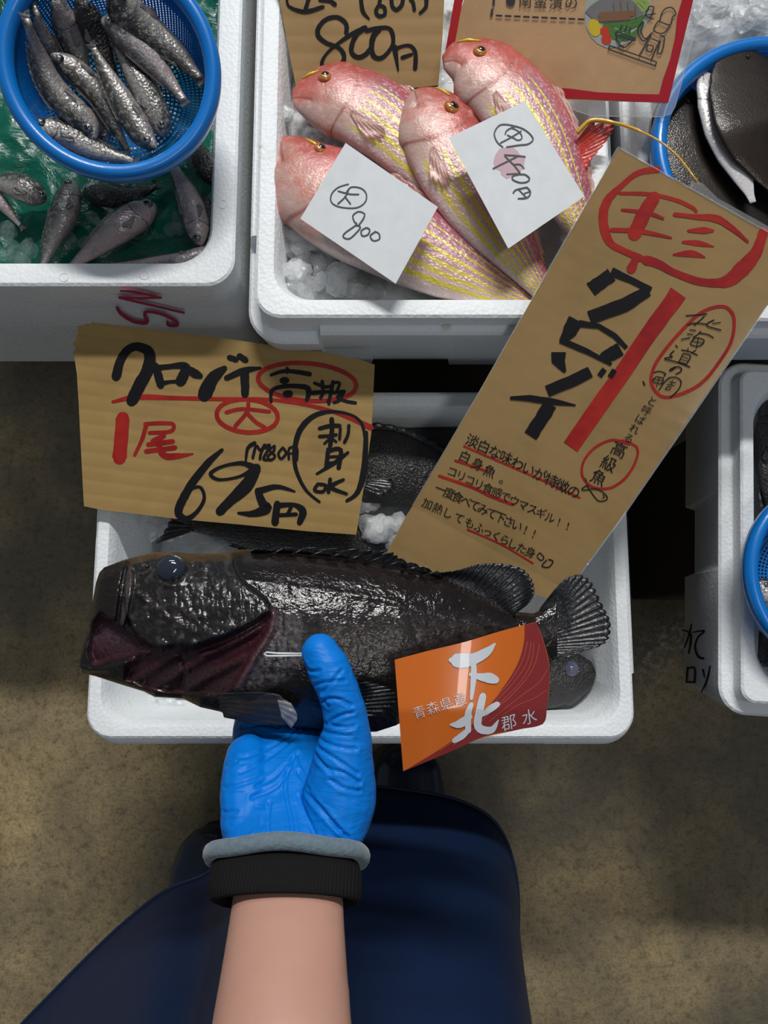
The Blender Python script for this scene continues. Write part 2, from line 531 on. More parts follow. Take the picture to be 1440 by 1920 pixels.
def board(root, surf, outline, th, mat, edge='cardboard_edge', name='board', inner=None, flute=True):
    """a sheet of corrugated board cut to the outline: faces, and an edge where the flutes show"""
    n = len(outline)
    top = [surf.pt(x, y) for x, y in outline]
    nn = getattr(surf, 'n', None)
    if nn is None: nn = getattr(getattr(surf, 'up', None), 'n', Vector((0, 0, 1)))
    bot = [p - nn * th for p in top]
    if inner:      # crease: split index pair
        i, j = inner
        f = [tuple(range(i, j + 1)), tuple(list(range(j, n)) + list(range(0, i + 1)))]
    else: f = [tuple(range(n))]
    f2 = [tuple(k + n for k in reversed(q)) for q in f]
    mesh(name, top + bot, f + f2, M[mat], root, smooth=False)
    v = []; q = []
    for k in range(n):
        a, b = top[k], top[(k + 1) % n]; L = (b - a).length; m = max(1, int(L / 0.0035))
        if m > 200: m = 200
        out = (b - a).cross(nn).normalized() * (1 if True else -1)
        c = sum(top, Vector()) / n
        if out.dot((a + b) / 2 - c) < 0: out = -out
        for s_ in range(m):
            for (u, o_) in ((s_ / m, 0.0), ((s_ + 0.5) / m, -0.0012 if flute else 0)):
                p = a.lerp(b, u)
                v += [p, p + out * (o_ - 0.0) - nn * th * 0.15, p + out * o_ - nn * th * 0.85, p - nn * th]
    mm = len(v) // 4
    for k in range(mm):
        l = (k + 1) % mm
        for r in range(3): q.append((k * 4 + r, l * 4 + r, l * 4 + r + 1, k * 4 + r + 1))
    mesh('cut_edge', v, q, M[edge], root, smooth=False)


# ---- sign on the left: price of the black fish
TA = (120, 590, 0.41667)
def A(x, y): return (TA[0] + x * TA[2], TA[1] + y * TA[2])
surfA = flat3((145, 611, 0.560), (702, 684, 0.550), (157, 949, 0.516))
sa = empty('price_sign', P(420, 800, 0.53), 'wide cardboard sign with brushed black and red price writing, left of the tall one', 'sign')
oa = [(60, 50), (85, 46), (100, 42), (108, 50), (128, 34), (160, 38), (420, 68), (800, 118), (1180, 172), (1340, 205), (1398, 225), (1392, 350), (1384, 520), (1355, 740), (1315, 990),
      (1100, 975), (800, 945), (500, 918), (300, 893), (180, 880), (90, 862), (84, 760), (74, 560), (66, 400), (58, 270), (48, 200), (40, 170), (52, 150), (38, 132), (56, 110), (62, 80)]
board(sa, surfA, [A(*p) for p in oa], 0.004, 'cardboard')
bl = [
    ([(235, 278), (258, 200), (300, 150), (350, 148), (385, 175), (380, 240), (345, 310), (305, 388)], [44, 40, 38, 42, 50, 54, 56, 52]),
    ([(412, 228), (425, 275), (436, 318)], [30, 40, 34]), ([(415, 240), (470, 234), (545, 230), (542, 265), (525, 300)], [30, 24, 34, 48, 50]), ([(430, 312), (480, 302), (535, 300)], [24, 16, 20]),
    ([(552, 240), (585, 262), (612, 276)], [28, 40, 30]), ([(722, 242), (668, 290), (632, 362)], [28, 58, 64]),
    ([(745, 193), (775, 203)], 26), ([(790, 186), (818, 205)], 28),
    ([(885, 240), (810, 252), (732, 285)], [12, 30, 26]), ([(812, 262), (815, 310), (815, 360)], [40, 40, 34]),
    ([(932, 272), (985, 255), (1050, 258), (1105, 268)], [14, 18, 20, 24]), ([(1005, 242), (1005, 260)], 16), ([(985, 297), (1000, 296)], 32),
    ([(932, 392), (938, 340), (1000, 322), (1085, 326), (1102, 350), (1092, 385)], [14, 18, 20, 24, 26, 18]), ([(1000, 358), (1015, 356)], 34),
    ([(1128, 308), (1175, 325), (1200, 322)], 16), ([(1120, 352), (1210, 345)], [22, 14]), ([(1162, 300), (1165, 350), (1155, 375)], 16), ([(1210, 300), (1200, 350), (1192, 402)], 14),
    ([(1188, 392), (1205, 350), (1212, 310), (1240, 308), (1228, 345)], 14), ([(1215, 352), (1262, 345), (1230, 372), (1265, 388), (1312, 397)], 15), ([(1262, 345), (1240, 385), (1215, 395)], 14),
    ([(1150, 842), (1090, 790), (1045, 700), (1038, 610), (1062, 520), (1120, 458), (1200, 436), (1290, 450), (1340, 490), (1355, 560)], [12, 14, 18, 22, 26, 24, 16, 12, 14, 12]),
    ([(1360, 530), (1350, 700), (1320, 800), (1272, 838)], [18, 30, 22, 14]),
    ([(1150, 512), (1200, 500), (1240, 500)], [18, 20, 20]), ([(1205, 470), (1206, 520), (1198, 588)], 22), ([(1150, 548), (1195, 545), (1225, 540)], 16), ([(1198, 555), (1172, 580)], 12), ([(1205, 555), (1225, 572)], 12), ([(1244, 512), (1240, 560)], 14), ([(1282, 498), (1278, 540), (1262, 575)], 15),
    ([(1190, 605), (1180, 685)], 20), ([(1190, 612), (1245, 608), (1236, 690)], 20), ([(1190, 640), (1238, 638)], 14), ([(1185, 668), (1232, 664)], 14), ([(1278, 620), (1220, 665), (1138, 716)], [14, 20, 12]),
    ([(1142, 762), (1128, 790), (1165, 796), (1178, 768), (1142, 762)], 16), ([(1198, 740), (1190, 798)], 18), ([(1258, 742), (1202, 775), (1272, 806)], [14, 20, 14]),
    ([(858, 578), (828, 600), (818, 660)], [20, 16, 10]), ([(850, 645), (865, 590), (885, 610), (905, 582), (888, 620), (882, 650)], 13), ([(905, 600), (925, 585), (915, 615), (898, 650), (935, 652)], 13),
    ([(948, 590), (925, 610), (950, 635), (930, 655), (918, 638), (945, 612), (948, 590)], 12), ([(985, 598), (965, 625), (978, 648), (1000, 622), (985, 598)], 12), ([(1012, 650), (1014, 602), (1048, 600), (1048, 655)], 12), ([(1014, 625), (1045, 622)], 9),
    ([(712, 608), (655, 660), (590, 740), (535, 830), (515, 890), (550, 918), (600, 885), (632, 825), (612, 775), (560, 790)], [16, 30, 36, 38, 36, 26, 18, 16, 14, 12]),
    ([(858, 688), (800, 668), (715, 682), (660, 715), (700, 742), (790, 728), (860, 690)], [30, 20, 14, 18, 14, 14, 24]), ([(866, 690), (820, 770), (745, 840), (702, 885)], [44, 60, 44, 42]),
    ([(1038, 795), (960, 774), (880, 792)], [10, 22, 30]), ([(872, 792), (895, 850), (912, 872), (850, 895), (785, 892)], [30, 40, 46, 30, 12]),
    ([(950, 935), (960, 850)], [34, 30]), ([(955, 860), (1035, 855), (1075, 885), (1060, 935)], [26, 20, 34, 26]), ([(1022, 865), (1008, 895)], 16), ([(970, 902), (1045, 898)], 18),
]
ink('black_lettering', strokes(bl, TA), surfA, 'ink_black', sa, 0.0006)
rd = [
    (ellipse(1095, 303, 222, 84, 5), 20), ([(220, 392), (330, 371), (500, 375), (720, 380), (950, 384), (1200, 432), (1382, 508)], [14, 24, 20, 18, 16, 18, 26]),
    (ellipse(825, 455, 138, 74, 4), 20), ([(730, 440), (800, 424), (925, 436)], 17), ([(830, 398), (822, 440), (770, 502)], 18), ([(822, 440), (860, 480), (905, 508)], 18),
    ([(265, 465), (250, 645)], [62, 64]), ([(365, 492), (430, 488), (490, 492), (480, 525), (385, 532)], 18), ([(372, 492), (352, 560), (318, 632)], [20, 18, 14]), ([(450, 545), (400, 568)], 22), ([(380, 585), (490, 570)], 22), ([(370, 615), (500, 598)], 22),
    ([(440, 545), (430, 600), (455, 635), (510, 636), (580, 626)], [22, 26, 30, 26, 8])]
ink('red_lettering', strokes(rd, TA), surfA, 'ink_red', sa, 0.00035)

# ---- tall sign on the right
upB = flat3((1160, 278, 0.690), (1440, 437, 0.690), (690, 1100, 0.522))
c1, c2 = upB.pt(772, 949), upB.pt(1047, 1097)
lowB = Flat(c1, c2, P(700, 1085, 0.536))
surfB = Bent(upB, lowB, (772 - 100, 949 - 53.8), (1047, 1097))
sb = empty('tall_price_sign', P(1080, 700, 0.6), 'tall film-wrapped cardboard sign, large black katakana beside a red bar', 'sign')
ob = [(1160, 278), (1290, 352), (1506, 474), (1440, 571), (1392, 640), (1276, 808), (1160, 977), (1087, 1075), (1050, 1099), (1032, 1122), (900, 1090), (690, 1098), (737, 1014), (760, 970), (773, 949), (900, 732), (1030, 504)]
board(sb, surfB, ob, 0.004, 'cardboard_wrapped', flute=True, inner=(8, 14))
T5 = (1000, 260, 0.30556)
T1 = (740, 700, 0.36111)
T3 = (1220, 560, 0.15278)
rb = strokes([
    ([(765, 188), (640, 212), (540, 290), (455, 380), (428, 480), (450, 600), (490, 655), (580, 700), (660, 735)], [42, 34, 34, 52, 58, 56, 44, 40, 44]),
    ([(690, 745), (760, 765), (860, 820), (1000, 872), (1110, 885), (1200, 868), (1300, 780), (1370, 690), (1412, 570)], [60, 54, 44, 48, 50, 78, 96, 70, 60]),
    ([(625, 745), (600, 800)], [44, 60]),
    ([(530, 335), (700, 340), (860, 372), (970, 420), (1000, 448)], [20, 24, 24, 24, 18]), ([(742, 360), (690, 440), (620, 585)], [76, 84, 88]), ([(545, 437), (700, 455), (795, 490)], [18, 26, 18]),
    ([(480, 560), (650, 568), (845, 608)], [26, 30, 14]), ([(868, 465), (1000, 480), (1120, 490), (1220, 550), (1315, 632)], [26, 30, 46, 34, 16]),
    ([(950, 565), (1040, 562), (1105, 565)], [16, 38, 14]), ([(918, 635), (1010, 642), (1105, 662)], [18, 36, 8]), ([(862, 712), (970, 706), (1052, 728)], [14, 44, 10])], T5)
rb += strokes([([(1272, 549), (1220, 622), (1150, 723), (1070, 838)], [33, 31, 32, 30])], curve=False, cap=False)
rb += strokes([([(610, 175), (740, 115), (880, 95), (960, 130), (1020, 230), (1015, 420), (960, 590), (830, 790), (700, 960), (560, 1080), (380, 1165), (200, 1210), (90, 1170), (15, 1060), (10, 940), (70, 780), (230, 560), (400, 370), (540, 230), (620, 170)], 40)], T3)
rb += strokes([([(1218, 368), (1130, 345), (1040, 385), (985, 450), (972, 520), (1005, 575), (1060, 598), (1130, 590), (1200, 540), (1250, 460), (1262, 400), (1240, 370), (1180, 348)], 13),
               ([(360, 378), (480, 430), (600, 482), (780, 560), (960, 645)], 11), ([(315, 453), (400, 480), (480, 508)], 12), ([(232, 532), (400, 590), (500, 638), (615, 680)], 15), ([(378, 810), (560, 890), (718, 985)], 9)], T1)
ink('red_lettering', rb, surfB, 'ink_red', sb, 0.00035)
kb = strokes([([(352, 925), (430, 870), (480, 835)], [88, 84, 86]), ([(478, 815), (600, 868), (722, 930)], [54, 40, 40]), ([(705, 935), (560, 1020), (345, 1100)], [66, 88, 84]),
              ([(262, 1110), (225, 1180), (175, 1250)], [96, 88, 40]), ([(280, 1135), (400, 1150), (500, 1210), (572, 1285)], [44, 30, 34, 26]), ([(535, 1290), (480, 1320), (420, 1350)], [84, 84, 60]), ([(165, 1235), (330, 1305), (480, 1385)], [40, 34, 20]),
              ([(155, 1310), (155, 1360), (195, 1432)], [90, 84, 16]), ([(350, 1430), (230, 1490), (85, 1550)], [68, 74, 70]), ([(408, 1425), (435, 1445)], 54), ([(470, 1432), (498, 1450)], 54)], T5, curve=False, rough=0.05, cap=False)
kb += strokes([([(600, 128), (700, 128), (830, 148), (940, 166)], [16, 34, 34, 8]), ([(810, 160), (760, 240), (705, 325)], [72, 70, 72])], T1, curve=False, rough=0.07, cap=False)
kb += strokes([
    ([(432, 208), (560, 200), (690, 186)], 14), ([(660, 215), (600, 270), (535, 325)], 14), ([(450, 322), (540, 300), (680, 312)], 14), ([(775, 262), (700, 300), (705, 340), (860, 385)], 15), ([(855, 292), (760, 305)], 12),
    ([(480, 380), (550, 392)], 13), ([(450, 432), (515, 440)], 13), ([(375, 500), (480, 478)], 13), ([(615, 400), (575, 440), (525, 468)], 13), ([(590, 420), (700, 440), (768, 480)], 14),
    ([(530, 480), (490, 560), (600, 580), (655, 510), (560, 478), (520, 500)], 13), ([(500, 520), (655, 545)], 11), ([(585, 480), (560, 610)], 11),
    ([(305, 572), (330, 596)], 14), ([(285, 640), (235, 690), (265, 715), (170, 735), (330, 780), (480, 838)], 15), ([(380, 628), (480, 650), (572, 692)], 14), ([(460, 605), (450, 640)], 11), ([(555, 630), (500, 665)], 12),
    ([(400, 670), (345, 775)], 13), ([(410, 672), (490, 705), (440, 800)], 13), ([(390, 710), (465, 735)], 10), ([(370, 745), (450, 768)], 10), ([(340, 775), (440, 805)], 12),
    ([(300, 835), (235, 870), (250, 880), (320, 835), (370, 850), (372, 890), (310, 925)], 15),
    ([(40, 905), (105, 890), (182, 920), (160, 950)], 13), ([(60, 960), (25, 1010), (120, 1045), (155, 980), (70, 955)], 12), ([(40, 985), (150, 1010)], 10), ([(110, 960), (80, 1040)], 10), ([(70, 1060), (75, 1080)], 10),
    ([(235, 965), (170, 1020), (100, 1120)], 13), ([(225, 968), (310, 965), (370, 1010), (360, 1080), (310, 1150), (240, 1212)], 14), ([(225, 1020), (310, 1030)], 10), ([(265, 1000), (255, 1060)], 10), ([(200, 1050), (290, 1065)], 10), ([(200, 1085), (180, 1110), (230, 1115), (245, 1085), (200, 1080)], 10)], T3)
kb += strokes([([(1290, 42), (1298, 60)], 7), ([(990, 545), (995, 560)], 5), ([(1000, 578), (972, 605), (1050, 600), (1098, 632), (1100, 655), (1060, 662), (1030, 630), (1000, 585)], 5.5), ([(1080, 628), (1090, 640), (1078, 648)], 4),
               ([(755, 930), (775, 955), (760, 970), (740, 948), (755, 930)], 5), ([(800, 965), (822, 975), (800, 1005), (765, 998), (790, 968)], 6)], T1)
def T(x, y): return (T1[0] + x * T1[2], T1[1] + y * T1[2])
def tx(s, x0, y0, x1, y1, size, **kw): text(kb, s, *T(x0, y0), *T(x1, y1), size * T1[2], **kw)
tx('淡白な味わいが特徴の', 405, 350, 930, 612, 72, ang=22)
tx('白身魚。', 365, 432, 560, 545, 66, ang=24)
tx('コリコリ食感でウマスギル!!', 300, 510, 900, 790, 58, ang=18)
tx('一度食べてみて下さい!!', 240, 600, 725, 830, 62, ang=22)
tx('加熱しても', 170, 675, 390, 775, 58, ang=22)
tx('ふっくらした身', 440, 800, 705, 928, 58, ang=22)
tx('と呼ばれる', 1338, 145, 1215, 335, 54, ang=28)
tx('高級魚', 1165, 395, 1060, 540, 84, ang=26)
ink('black_lettering', kb, surfB, 'ink_black', sb, 0.0007)
# clear film: taped flap standing proud of the top edge and a folded welt along it
t = NT('clear_film'); t.set(color=(0.9, 0.93, 0.95), rough=0.05, trans=0.0, alpha=0.16, spec=0.9, coat=1.0); t.bump(t.noise(30, 3), 0.5, 0.003); M['clear_film'] = t.m
film = [(1291, 352), (1297, 336), (1318, 345), (1345, 372), (1440, 425), (1500, 462), (1506, 474), (1440, 437), (1340, 381)]
ink('film_flap', [film], upB, 'clear_film', sb, 0.0012, 'clear plastic film edge')
mb = MB()
for pts in ([(1158, 276), (1290, 351), (1506, 473)], [(1158, 278), (1030, 503), (902, 730), (774, 948)], [(1506, 476), (1393, 641), (1161, 978), (1088, 1076)]):
    mb.tube([upB.pt(x, y, 0.0002) for x, y in pts], 0.0009, 6)
mb.build('film_seam', M['clear_film'], sb)

# ---- brown sign behind the pink fish
TC = (510, 0, 0.2361)
surfC = flat3((524, 0, 0.625), (833, 0, 0.625), (552, 150, 0.594))
sc = empty('upright_price_sign', P(690, 100, 0.62), 'dark cardboard sign with a handwritten 800 price, standing behind the pink fish', 'sign')
oc = [(508, -70), (524, 0), (538, 75), (556, 168), (700, 172), (822, 160), (829, 80), (833, 0), (838, -70)]
board(sc, surfC, oc, 0.006, 'cardboard_old')
lc = strokes([
    ([(590, 262), (588, 190), (520, 138), (430, 155), (370, 220), (368, 285), (430, 340), (530, 380), (572, 440), (558, 500), (500, 520), (412, 538), (398, 490), (440, 420), (520, 350), (620, 280), (740, 220)], [34, 36, 34, 34, 36, 38, 34, 34, 36, 36, 34, 34, 28, 22, 26, 34, 40]),
    ([(740, 225), (680, 265), (640, 340), (632, 415), (680, 455), (740, 435), (790, 380)], 38),
    ([(850, 235), (805, 290), (790, 380), (812, 450), (870, 460), (930, 405), (962, 340), (955, 262), (920, 222), (840, 225), (750, 245)], [44, 46, 42, 40, 34, 30, 32, 34, 30, 34, 34]),
    ([(975, 375), (985, 450), (1002, 560)], [44, 34, 14]), ([(985, 385), (1060, 362), (1110, 372), (1140, 430), (1136, 545)], [30, 26, 30, 34, 36]), ([(1035, 458), (1110, 432)], [34, 24]),
    ([(118, -20), (130, 45), (200, 82), (280, 92), (405, 55)], [20, 22, 30, 34, 30]), ([(295, -20), (262, 88)], 32), ([(380, 0), (470, 10)], 30), ([(480, 20), (500, 35)], 36),
    ([(705, -20), (722, 90), (772, 152)], [30, 34, 14]), ([(850, 40), (825, 90), (850, 128), (895, 115), (892, 60), (855, 40), (860, -10)], 30), ([(948, -20), (955, 50), (990, 78), (1030, 40), (1042, -20)], 32),
    ([(1100, 0), (1120, 20), (1130, 80)], 30), ([(1225, -20), (1222, 55), (1175, 105)], [34, 30, 24])], TC)
ink('black_lettering', lc, surfC, 'ink_black', sc, 0.0006)

# ---- laminated recipe card
TD = (900, 0, 0.29167)
surfD = flat3((1000, 150, 0.610), (1253, 193, 0.668), (960, 0, 0.630))
sd = empty('recipe_card', P(1060, 120, 0.67), 'laminated brown recipe card with a red border and a printed cook', 'card')
def D(x, y): return (TD[0] + x * TD[2], TD[1] + y * TD[2])
ink('sheet', [[(893, -60), (836, 90), (830, 150), (940, 160), (1044, 187), (1253, 193), (1300, 0), (1318, -60)][i:j] for i, j in ((0, 8),)], surfD, 'kraft_print', sd, 0.0)
m_plain('lamination', (0.85, 0.88, 0.92), 0.08, alpha=0.30, coat=1.0, spec=0.8)
M['lamination'].node_tree.nodes['Principled BSDF'].inputs['Base Color'].default_value = (0.8, 0.84, 0.9, 1)
ink('lamination_margin', [[(1044, 187), (1044, 195), (1110, 218), (1240, 219), (1258, 214), (1266, 200), (1335, -60), (1318, -60), (1300, 0), (1253, 193)], [(893, -60), (880, -60), (818, 90), (818, 150), (830, 150), (836, 90)]], surfD, 'lamination', sd, 0.0, 'cloudy clear plastic margin')
mb = MB(); mb.tube([surfD.pt(x, y) for x, y in [(1044, 195), (1110, 218), (1240, 219), (1258, 214), (1266, 200), (1335, -60)]], 0.0004, 6); mb.build('lamination_edge', M['lamination'], sd)
bd = [[(867, 0), (893, -60), (874, -60), (852, 0), (834, 92), (851, 92)], ]
red = [[(893, -60), (867, 5), (851, 92), (836, 92), (852, 0), (872, -60)],
       [(1020, 163), (1068, 166), (1120, 173), (1190, 176), (1236, 177), (1253, 193), (1150, 188), (1044, 183), (1015, 180)],
       [(1236, 177), (1243, 150), (1257, 110), (1266, 70), (1270, 30), (1279, 0), (1296, -60), (1318, -60), (1300, 0), (1253, 193)]]
ink('red_border', red[:1], surfD, 'print_red', sd, 0.0003); ink('red_border', red[1:], surfD, 'print_red', sd, 0.0003)
m_plain('print_plate', (0.50, 0.52, 0.48), 0.4, coat=0.5); m_plain('print_fish', (0.24, 0.24, 0.24), 0.4, coat=0.5); m_plain('print_brown', (0.30, 0.15, 0.08), 0.4, coat=0.5)
m_plain('print_yellow', (0.85, 0.62, 0.04), 0.4, coat=0.5); m_plain('print_tomato', (0.72, 0.07, 0.03), 0.4, coat=0.5); m_plain('print_green', (0.10, 0.26, 0.06), 0.4, coat=0.5); m_plain('print_lime', (0.36, 0.52, 0.12), 0.4, coat=0.5)
def poly(pts, tr): return [(tr[0] + x * tr[2], tr[1] + y * tr[2]) for x, y in pts]
ink('printed_plate', [poly([(690, -30), (672, 80), (680, 170), (710, 235), (755, 280), (815, 308), (880, 305), (960, 275), (1040, 200), (1085, 130), (1100, 60), (1095, -30)], TD)], surfD, 'print_plate', sd, 0.0003)
ink('printed_greens', strokes([[(800, 160), (860, 190), (880, 230)], [(820, 155), (900, 170), (960, 215)], [(850, 160), (940, 150), (1030, 120)], [(880, 200), (960, 180), (1040, 150)], [(900, 230), (980, 220), (1040, 170)], [(860, 240), (930, 250), (1000, 230)], [(840, 180), (850, 220), (900, 260)], [(940, 160), (1000, 160), (1050, 110)]], TD, w=22), surfD, 'print_green', sd, 0.0005)
ink('printed_lettuce', strokes([[(1000, 0), (1040, 20), (1070, 60)], [(1020, -20), (1070, 10), (1080, 50)], [(985, 10), (1020, 45), (1050, 70)]], TD, w=24), surfD, 'print_lime', sd, 0.0005)
ink('printed_fish', [poly([(676, 78), (705, 45), (745, 15), (800, -15), (950, -15), (1000, 20), (1055, 95), (1000, 122), (900, 140), (800, 148), (720, 115)], TD)], surfD, 'print_fish', sd, 0.0007)
ink('printed_fish_grill', strokes([([(780, 100), (860, 95), (980, 90)], 40), ([(860, 20), (870, 110)], 8), ([(905, 10), (915, 120)], 8), ([(950, 15), (960, 115)], 8), ([(1000, 40), (1005, 115)], 8), ([(775, 130), (850, 125), (960, 118)], 22)], TD), surfD, 'print_brown', sd, 0.0009)
ink('printed_lemon', [poly(ellipse(738, 178, 40, 58, -12), TD)[:-1]], surfD, 'print_yellow', sd, 0.0006)
ink('printed_tomatoes', [poly(ellipse(805, 200, 32, 30), TD)[:-1], poly(ellipse(815, 253, 33, 34), TD)[:-1]], surfD, 'print_tomato', sd, 0.0006)
ic = strokes([[(1160, 132), (1172, 85), (1190, 62), (1215, 50), (1242, 55), (1262, 92), (1240, 112), (1224, 162), (1150, 135)], [(1145, 140), (1120, 190), (1150, 215), (1190, 210), (1222, 165)], [(1108, 215), (1080, 265), (1028, 355)], [(1160, 262), (1130, 320), (1105, 385)],
              [(1108, 212), (1065, 250), (1038, 200), (1055, 150), (1045, 143), (1018, 190), (1045, 262), (1100, 240)], [(1108, 250), (1150, 268)], [(1092, 42), (1065, 98), (1100, 108), (1120, 50), (1092, 42)], [(1060, 100), (1130, 90)], [(1075, 110), (1115, 125)],
              [(1160, 230), (1188, 240), (1182, 300), (1165, 345), (1145, 335), (1162, 270)], [(1080, 290), (1116, 300), (1102, 335), (1075, 322), (1080, 288)], [(885, 205), (990, 245), (988, 262), (880, 222), (885, 205)], [(880, 232), (890, 275), (935, 305), (978, 268)], [(895, 290), (925, 310)],
              ([(835, 293), (1138, 400)], 8), ([(1138, 400), (1130, 425)], 8), ([(1130, 425), (830, 318)], 8), ([(830, 318), (835, 293)], 8), [(905, 190), (915, 165)], [(935, 195), (945, 170)], [(962, 208), (972, 182)]], TD, w=8)
for k in range(10):
    x0 = 105 + k * 58.5; y0 = 101 + k * 2.6
    ic += [poly([(x0, y0 - 6), (x0 + 42, y0 - 4), (x0 + 42, y0 + 9), (x0, y0 + 7)], TD)]
ic += [poly([(88, -60), (102, -60), (98, 38), (84, 38)], TD), poly([(76, 58), (90, 58), (84, 106), (68, 106)], TD)]
text(ic, '南蛮漬の', *D(295, 8), *D(590, 20), 27)
ic += [poly(ellipse(200, 8, 30, 30), TD)[:-1]]
ink('printed_lines', ic, surfD, 'ink_grey', sd, 0.0011)

# ---- writing on the foam boxes
frontN = Flat((0, 0.313, ZN - 0.01), (1, 0.313, ZN - 0.01), (0, 0.313 + 0.0108, 0.381))
ink('marker_letters', strokes([([(620, 1494), (700, 1500), (828, 1528)], [10, 16, 12]), ([(828, 1528), (700, 1530), (614, 1526)], 13), ([(614, 1528), (760, 1562), (946, 1606)], [14, 13, 12]),
                               ([(602, 1578), (625, 1612), (690, 1650), (755, 1655), (745, 1615), (760, 1600), (830, 1612), (900, 1645), (912, 1668), (868, 1668), (862, 1650)], [16, 20, 20, 20, 18, 16, 16, 16, 18, 18, 12])], (0, 0, 0.36446)),
    frontN, 'ink_pink', nw_box, 0.0006)
westE = Flat(turn((ex0, 0, ZB - 0.022)), turn((ex0, 1, ZB - 0.022)), turn((ex0 + 0.018, 0, 0.341)))
ink('marker_letters', strokes([([(320, 1442), (362, 1468), (352, 1560)], [5, 11, 7]), ([(366, 1416), (346, 1490), (324, 1540)], [7, 8, 4]), ([(372, 1455), (430, 1448), (398, 1480), (384, 1530), (400, 1575), (426, 1586)], [6, 9, 8, 9, 11, 12]),
                               ([(347, 1630), (341, 1706)], 8), ([(346, 1636), (382, 1634), (381, 1706)], 9), ([(341, 1704), (384, 1704)], 9), ([(424, 1642), (432, 1682)], [10, 5]), ([(460, 1624), (442, 1700), (416, 1756)], [6, 9, 6])], (1160, 640, 0.375)),
    westE, 'ink_black', east_box, 0.0006)
from mathutils import Matrix
east_box.children[0].data.transform(Matrix.Rotation(-EYAW, 4, 'Z'))

# ------------------------------------------------------------------ fish
def skin_mat(name, stops, rough=0.3, spots=None, bscale=500, bstr=0.5, coat=0.6, extra=None, metal=0.0, streak=None, line=(0.02, 0.012, 0.012)):
    """stops: colour from belly (0) to back (1); attribute st holds (along, across, random)"""
    t = NT(name); st = t.sep(t.attr('st'))
    n1 = t.noise(45, 6, 0.7); n2 = t.noise(240, 4, 0.7)
    tt = t.math('ADD', st[1], t.math('MULTIPLY', t.math('SUBTRACT', n1, 0.5), 0.35))
    c = t.ramp(tt, stops)
    if spots: c = t.mix(t.ramp(n1, [(0.52, 0.0), (0.66, 0.8)]), c, spots)
    if streak: c = t.mix(t.ramp(n2, [(0.5, 0.0), (0.68, 0.75)]), c, streak)
    if extra: c = extra(t, st, c)
    tt0 = t.math('SUBTRACT', t.math('MULTIPLY', st[1], 2.0), 1.0)
    gs_ = t.math('SUBTRACT', st[0], t.math('SUBTRACT', 0.238, t.math('MULTIPLY', t.math('MULTIPLY', tt0, tt0), 0.05)))
    gl = t.math('MULTIPLY', t.ramp(t.math('ABSOLUTE', gs_), [(0.002, 1.0), (0.010, 0.0)]), t.ramp(st[1], [(0.72, 1.0), (0.84, 0.0)]))
    ml = t.math('ABSOLUTE', t.math('ADD', t.math('ADD', tt0, 0.18), t.math('MULTIPLY', st[0], 2.2)))
    ml = t.math('MULTIPLY', t.ramp(ml, [(0.03, 1.0), (0.09, 0.0)]), t.ramp(st[0], [(0.075, 1.0), (0.09, 0.0)]))
    c = t.mix(t.math('MULTIPLY', t.math('MAXIMUM', gl, ml), 0.75), c, line)
    t.set(color=c, rough=rough, coat=coat, coat_rough=0.12, metal=metal)
    v = getattr(t, '_sc', None) or t.voro(bscale); b = t.bump(v, bstr, 0.0012); b = t.bump(n2, bstr * 0.5, 0.0010, b); t.bump(n1, bstr * 1.3, 0.003, b)
    M[name] = t.m


skin_mat('silver_skin', [(0.02, (0.27, 0.22, 0.21)), (0.30, (0.33, 0.31, 0.30)), (0.50, (0.17, 0.16, 0.155)), (0.68, (0.06, 0.055, 0.052)), (1.0, (0.026, 0.023, 0.023))], 0.3, (0.11, 0.10, 0.10), 420, 0.35, metal=0.25, streak=(0.42, 0.42, 0.36))
skin_mat('pinkish_skin', [(0.02, (0.42, 0.31, 0.30)), (0.40, (0.36, 0.31, 0.31)), (0.70, (0.21, 0.19, 0.20)), (1.0, (0.085, 0.08, 0.085))], 0.28, (0.24, 0.17, 0.17), 420, 0.3, metal=0.15, streak=(0.45, 0.43, 0.42))
skin_mat('dark_skin', [(0.0, (0.022, 0.02, 0.02)), (0.5, (0.010, 0.009, 0.009)), (1.0, (0.005, 0.005, 0.006))], 0.42, (0.022, 0.019, 0.018), 420, 0.9, 0.45)
skin_mat('flounder_skin', [(0.0, (0.022, 0.013, 0.009)), (0.5, (0.016, 0.010, 0.006)), (1.0, (0.009, 0.006, 0.005))], 0.45, (0.008, 0.006, 0.005), 700, 0.10, 0.12)
skin_mat('flounder_belly', [(0.0, (0.52, 0.50, 0.50)), (1.0, (0.62, 0.60, 0.62))], 0.3, None, 300, 0.2)

M['flounder_skin'].node_tree.nodes['Principled BSDF'].inputs['Specular IOR Level'].default_value = 0.18
M['flounder_skin'].node_tree.nodes['Principled BSDF'].inputs['Coat Weight'].default_value = 0.3

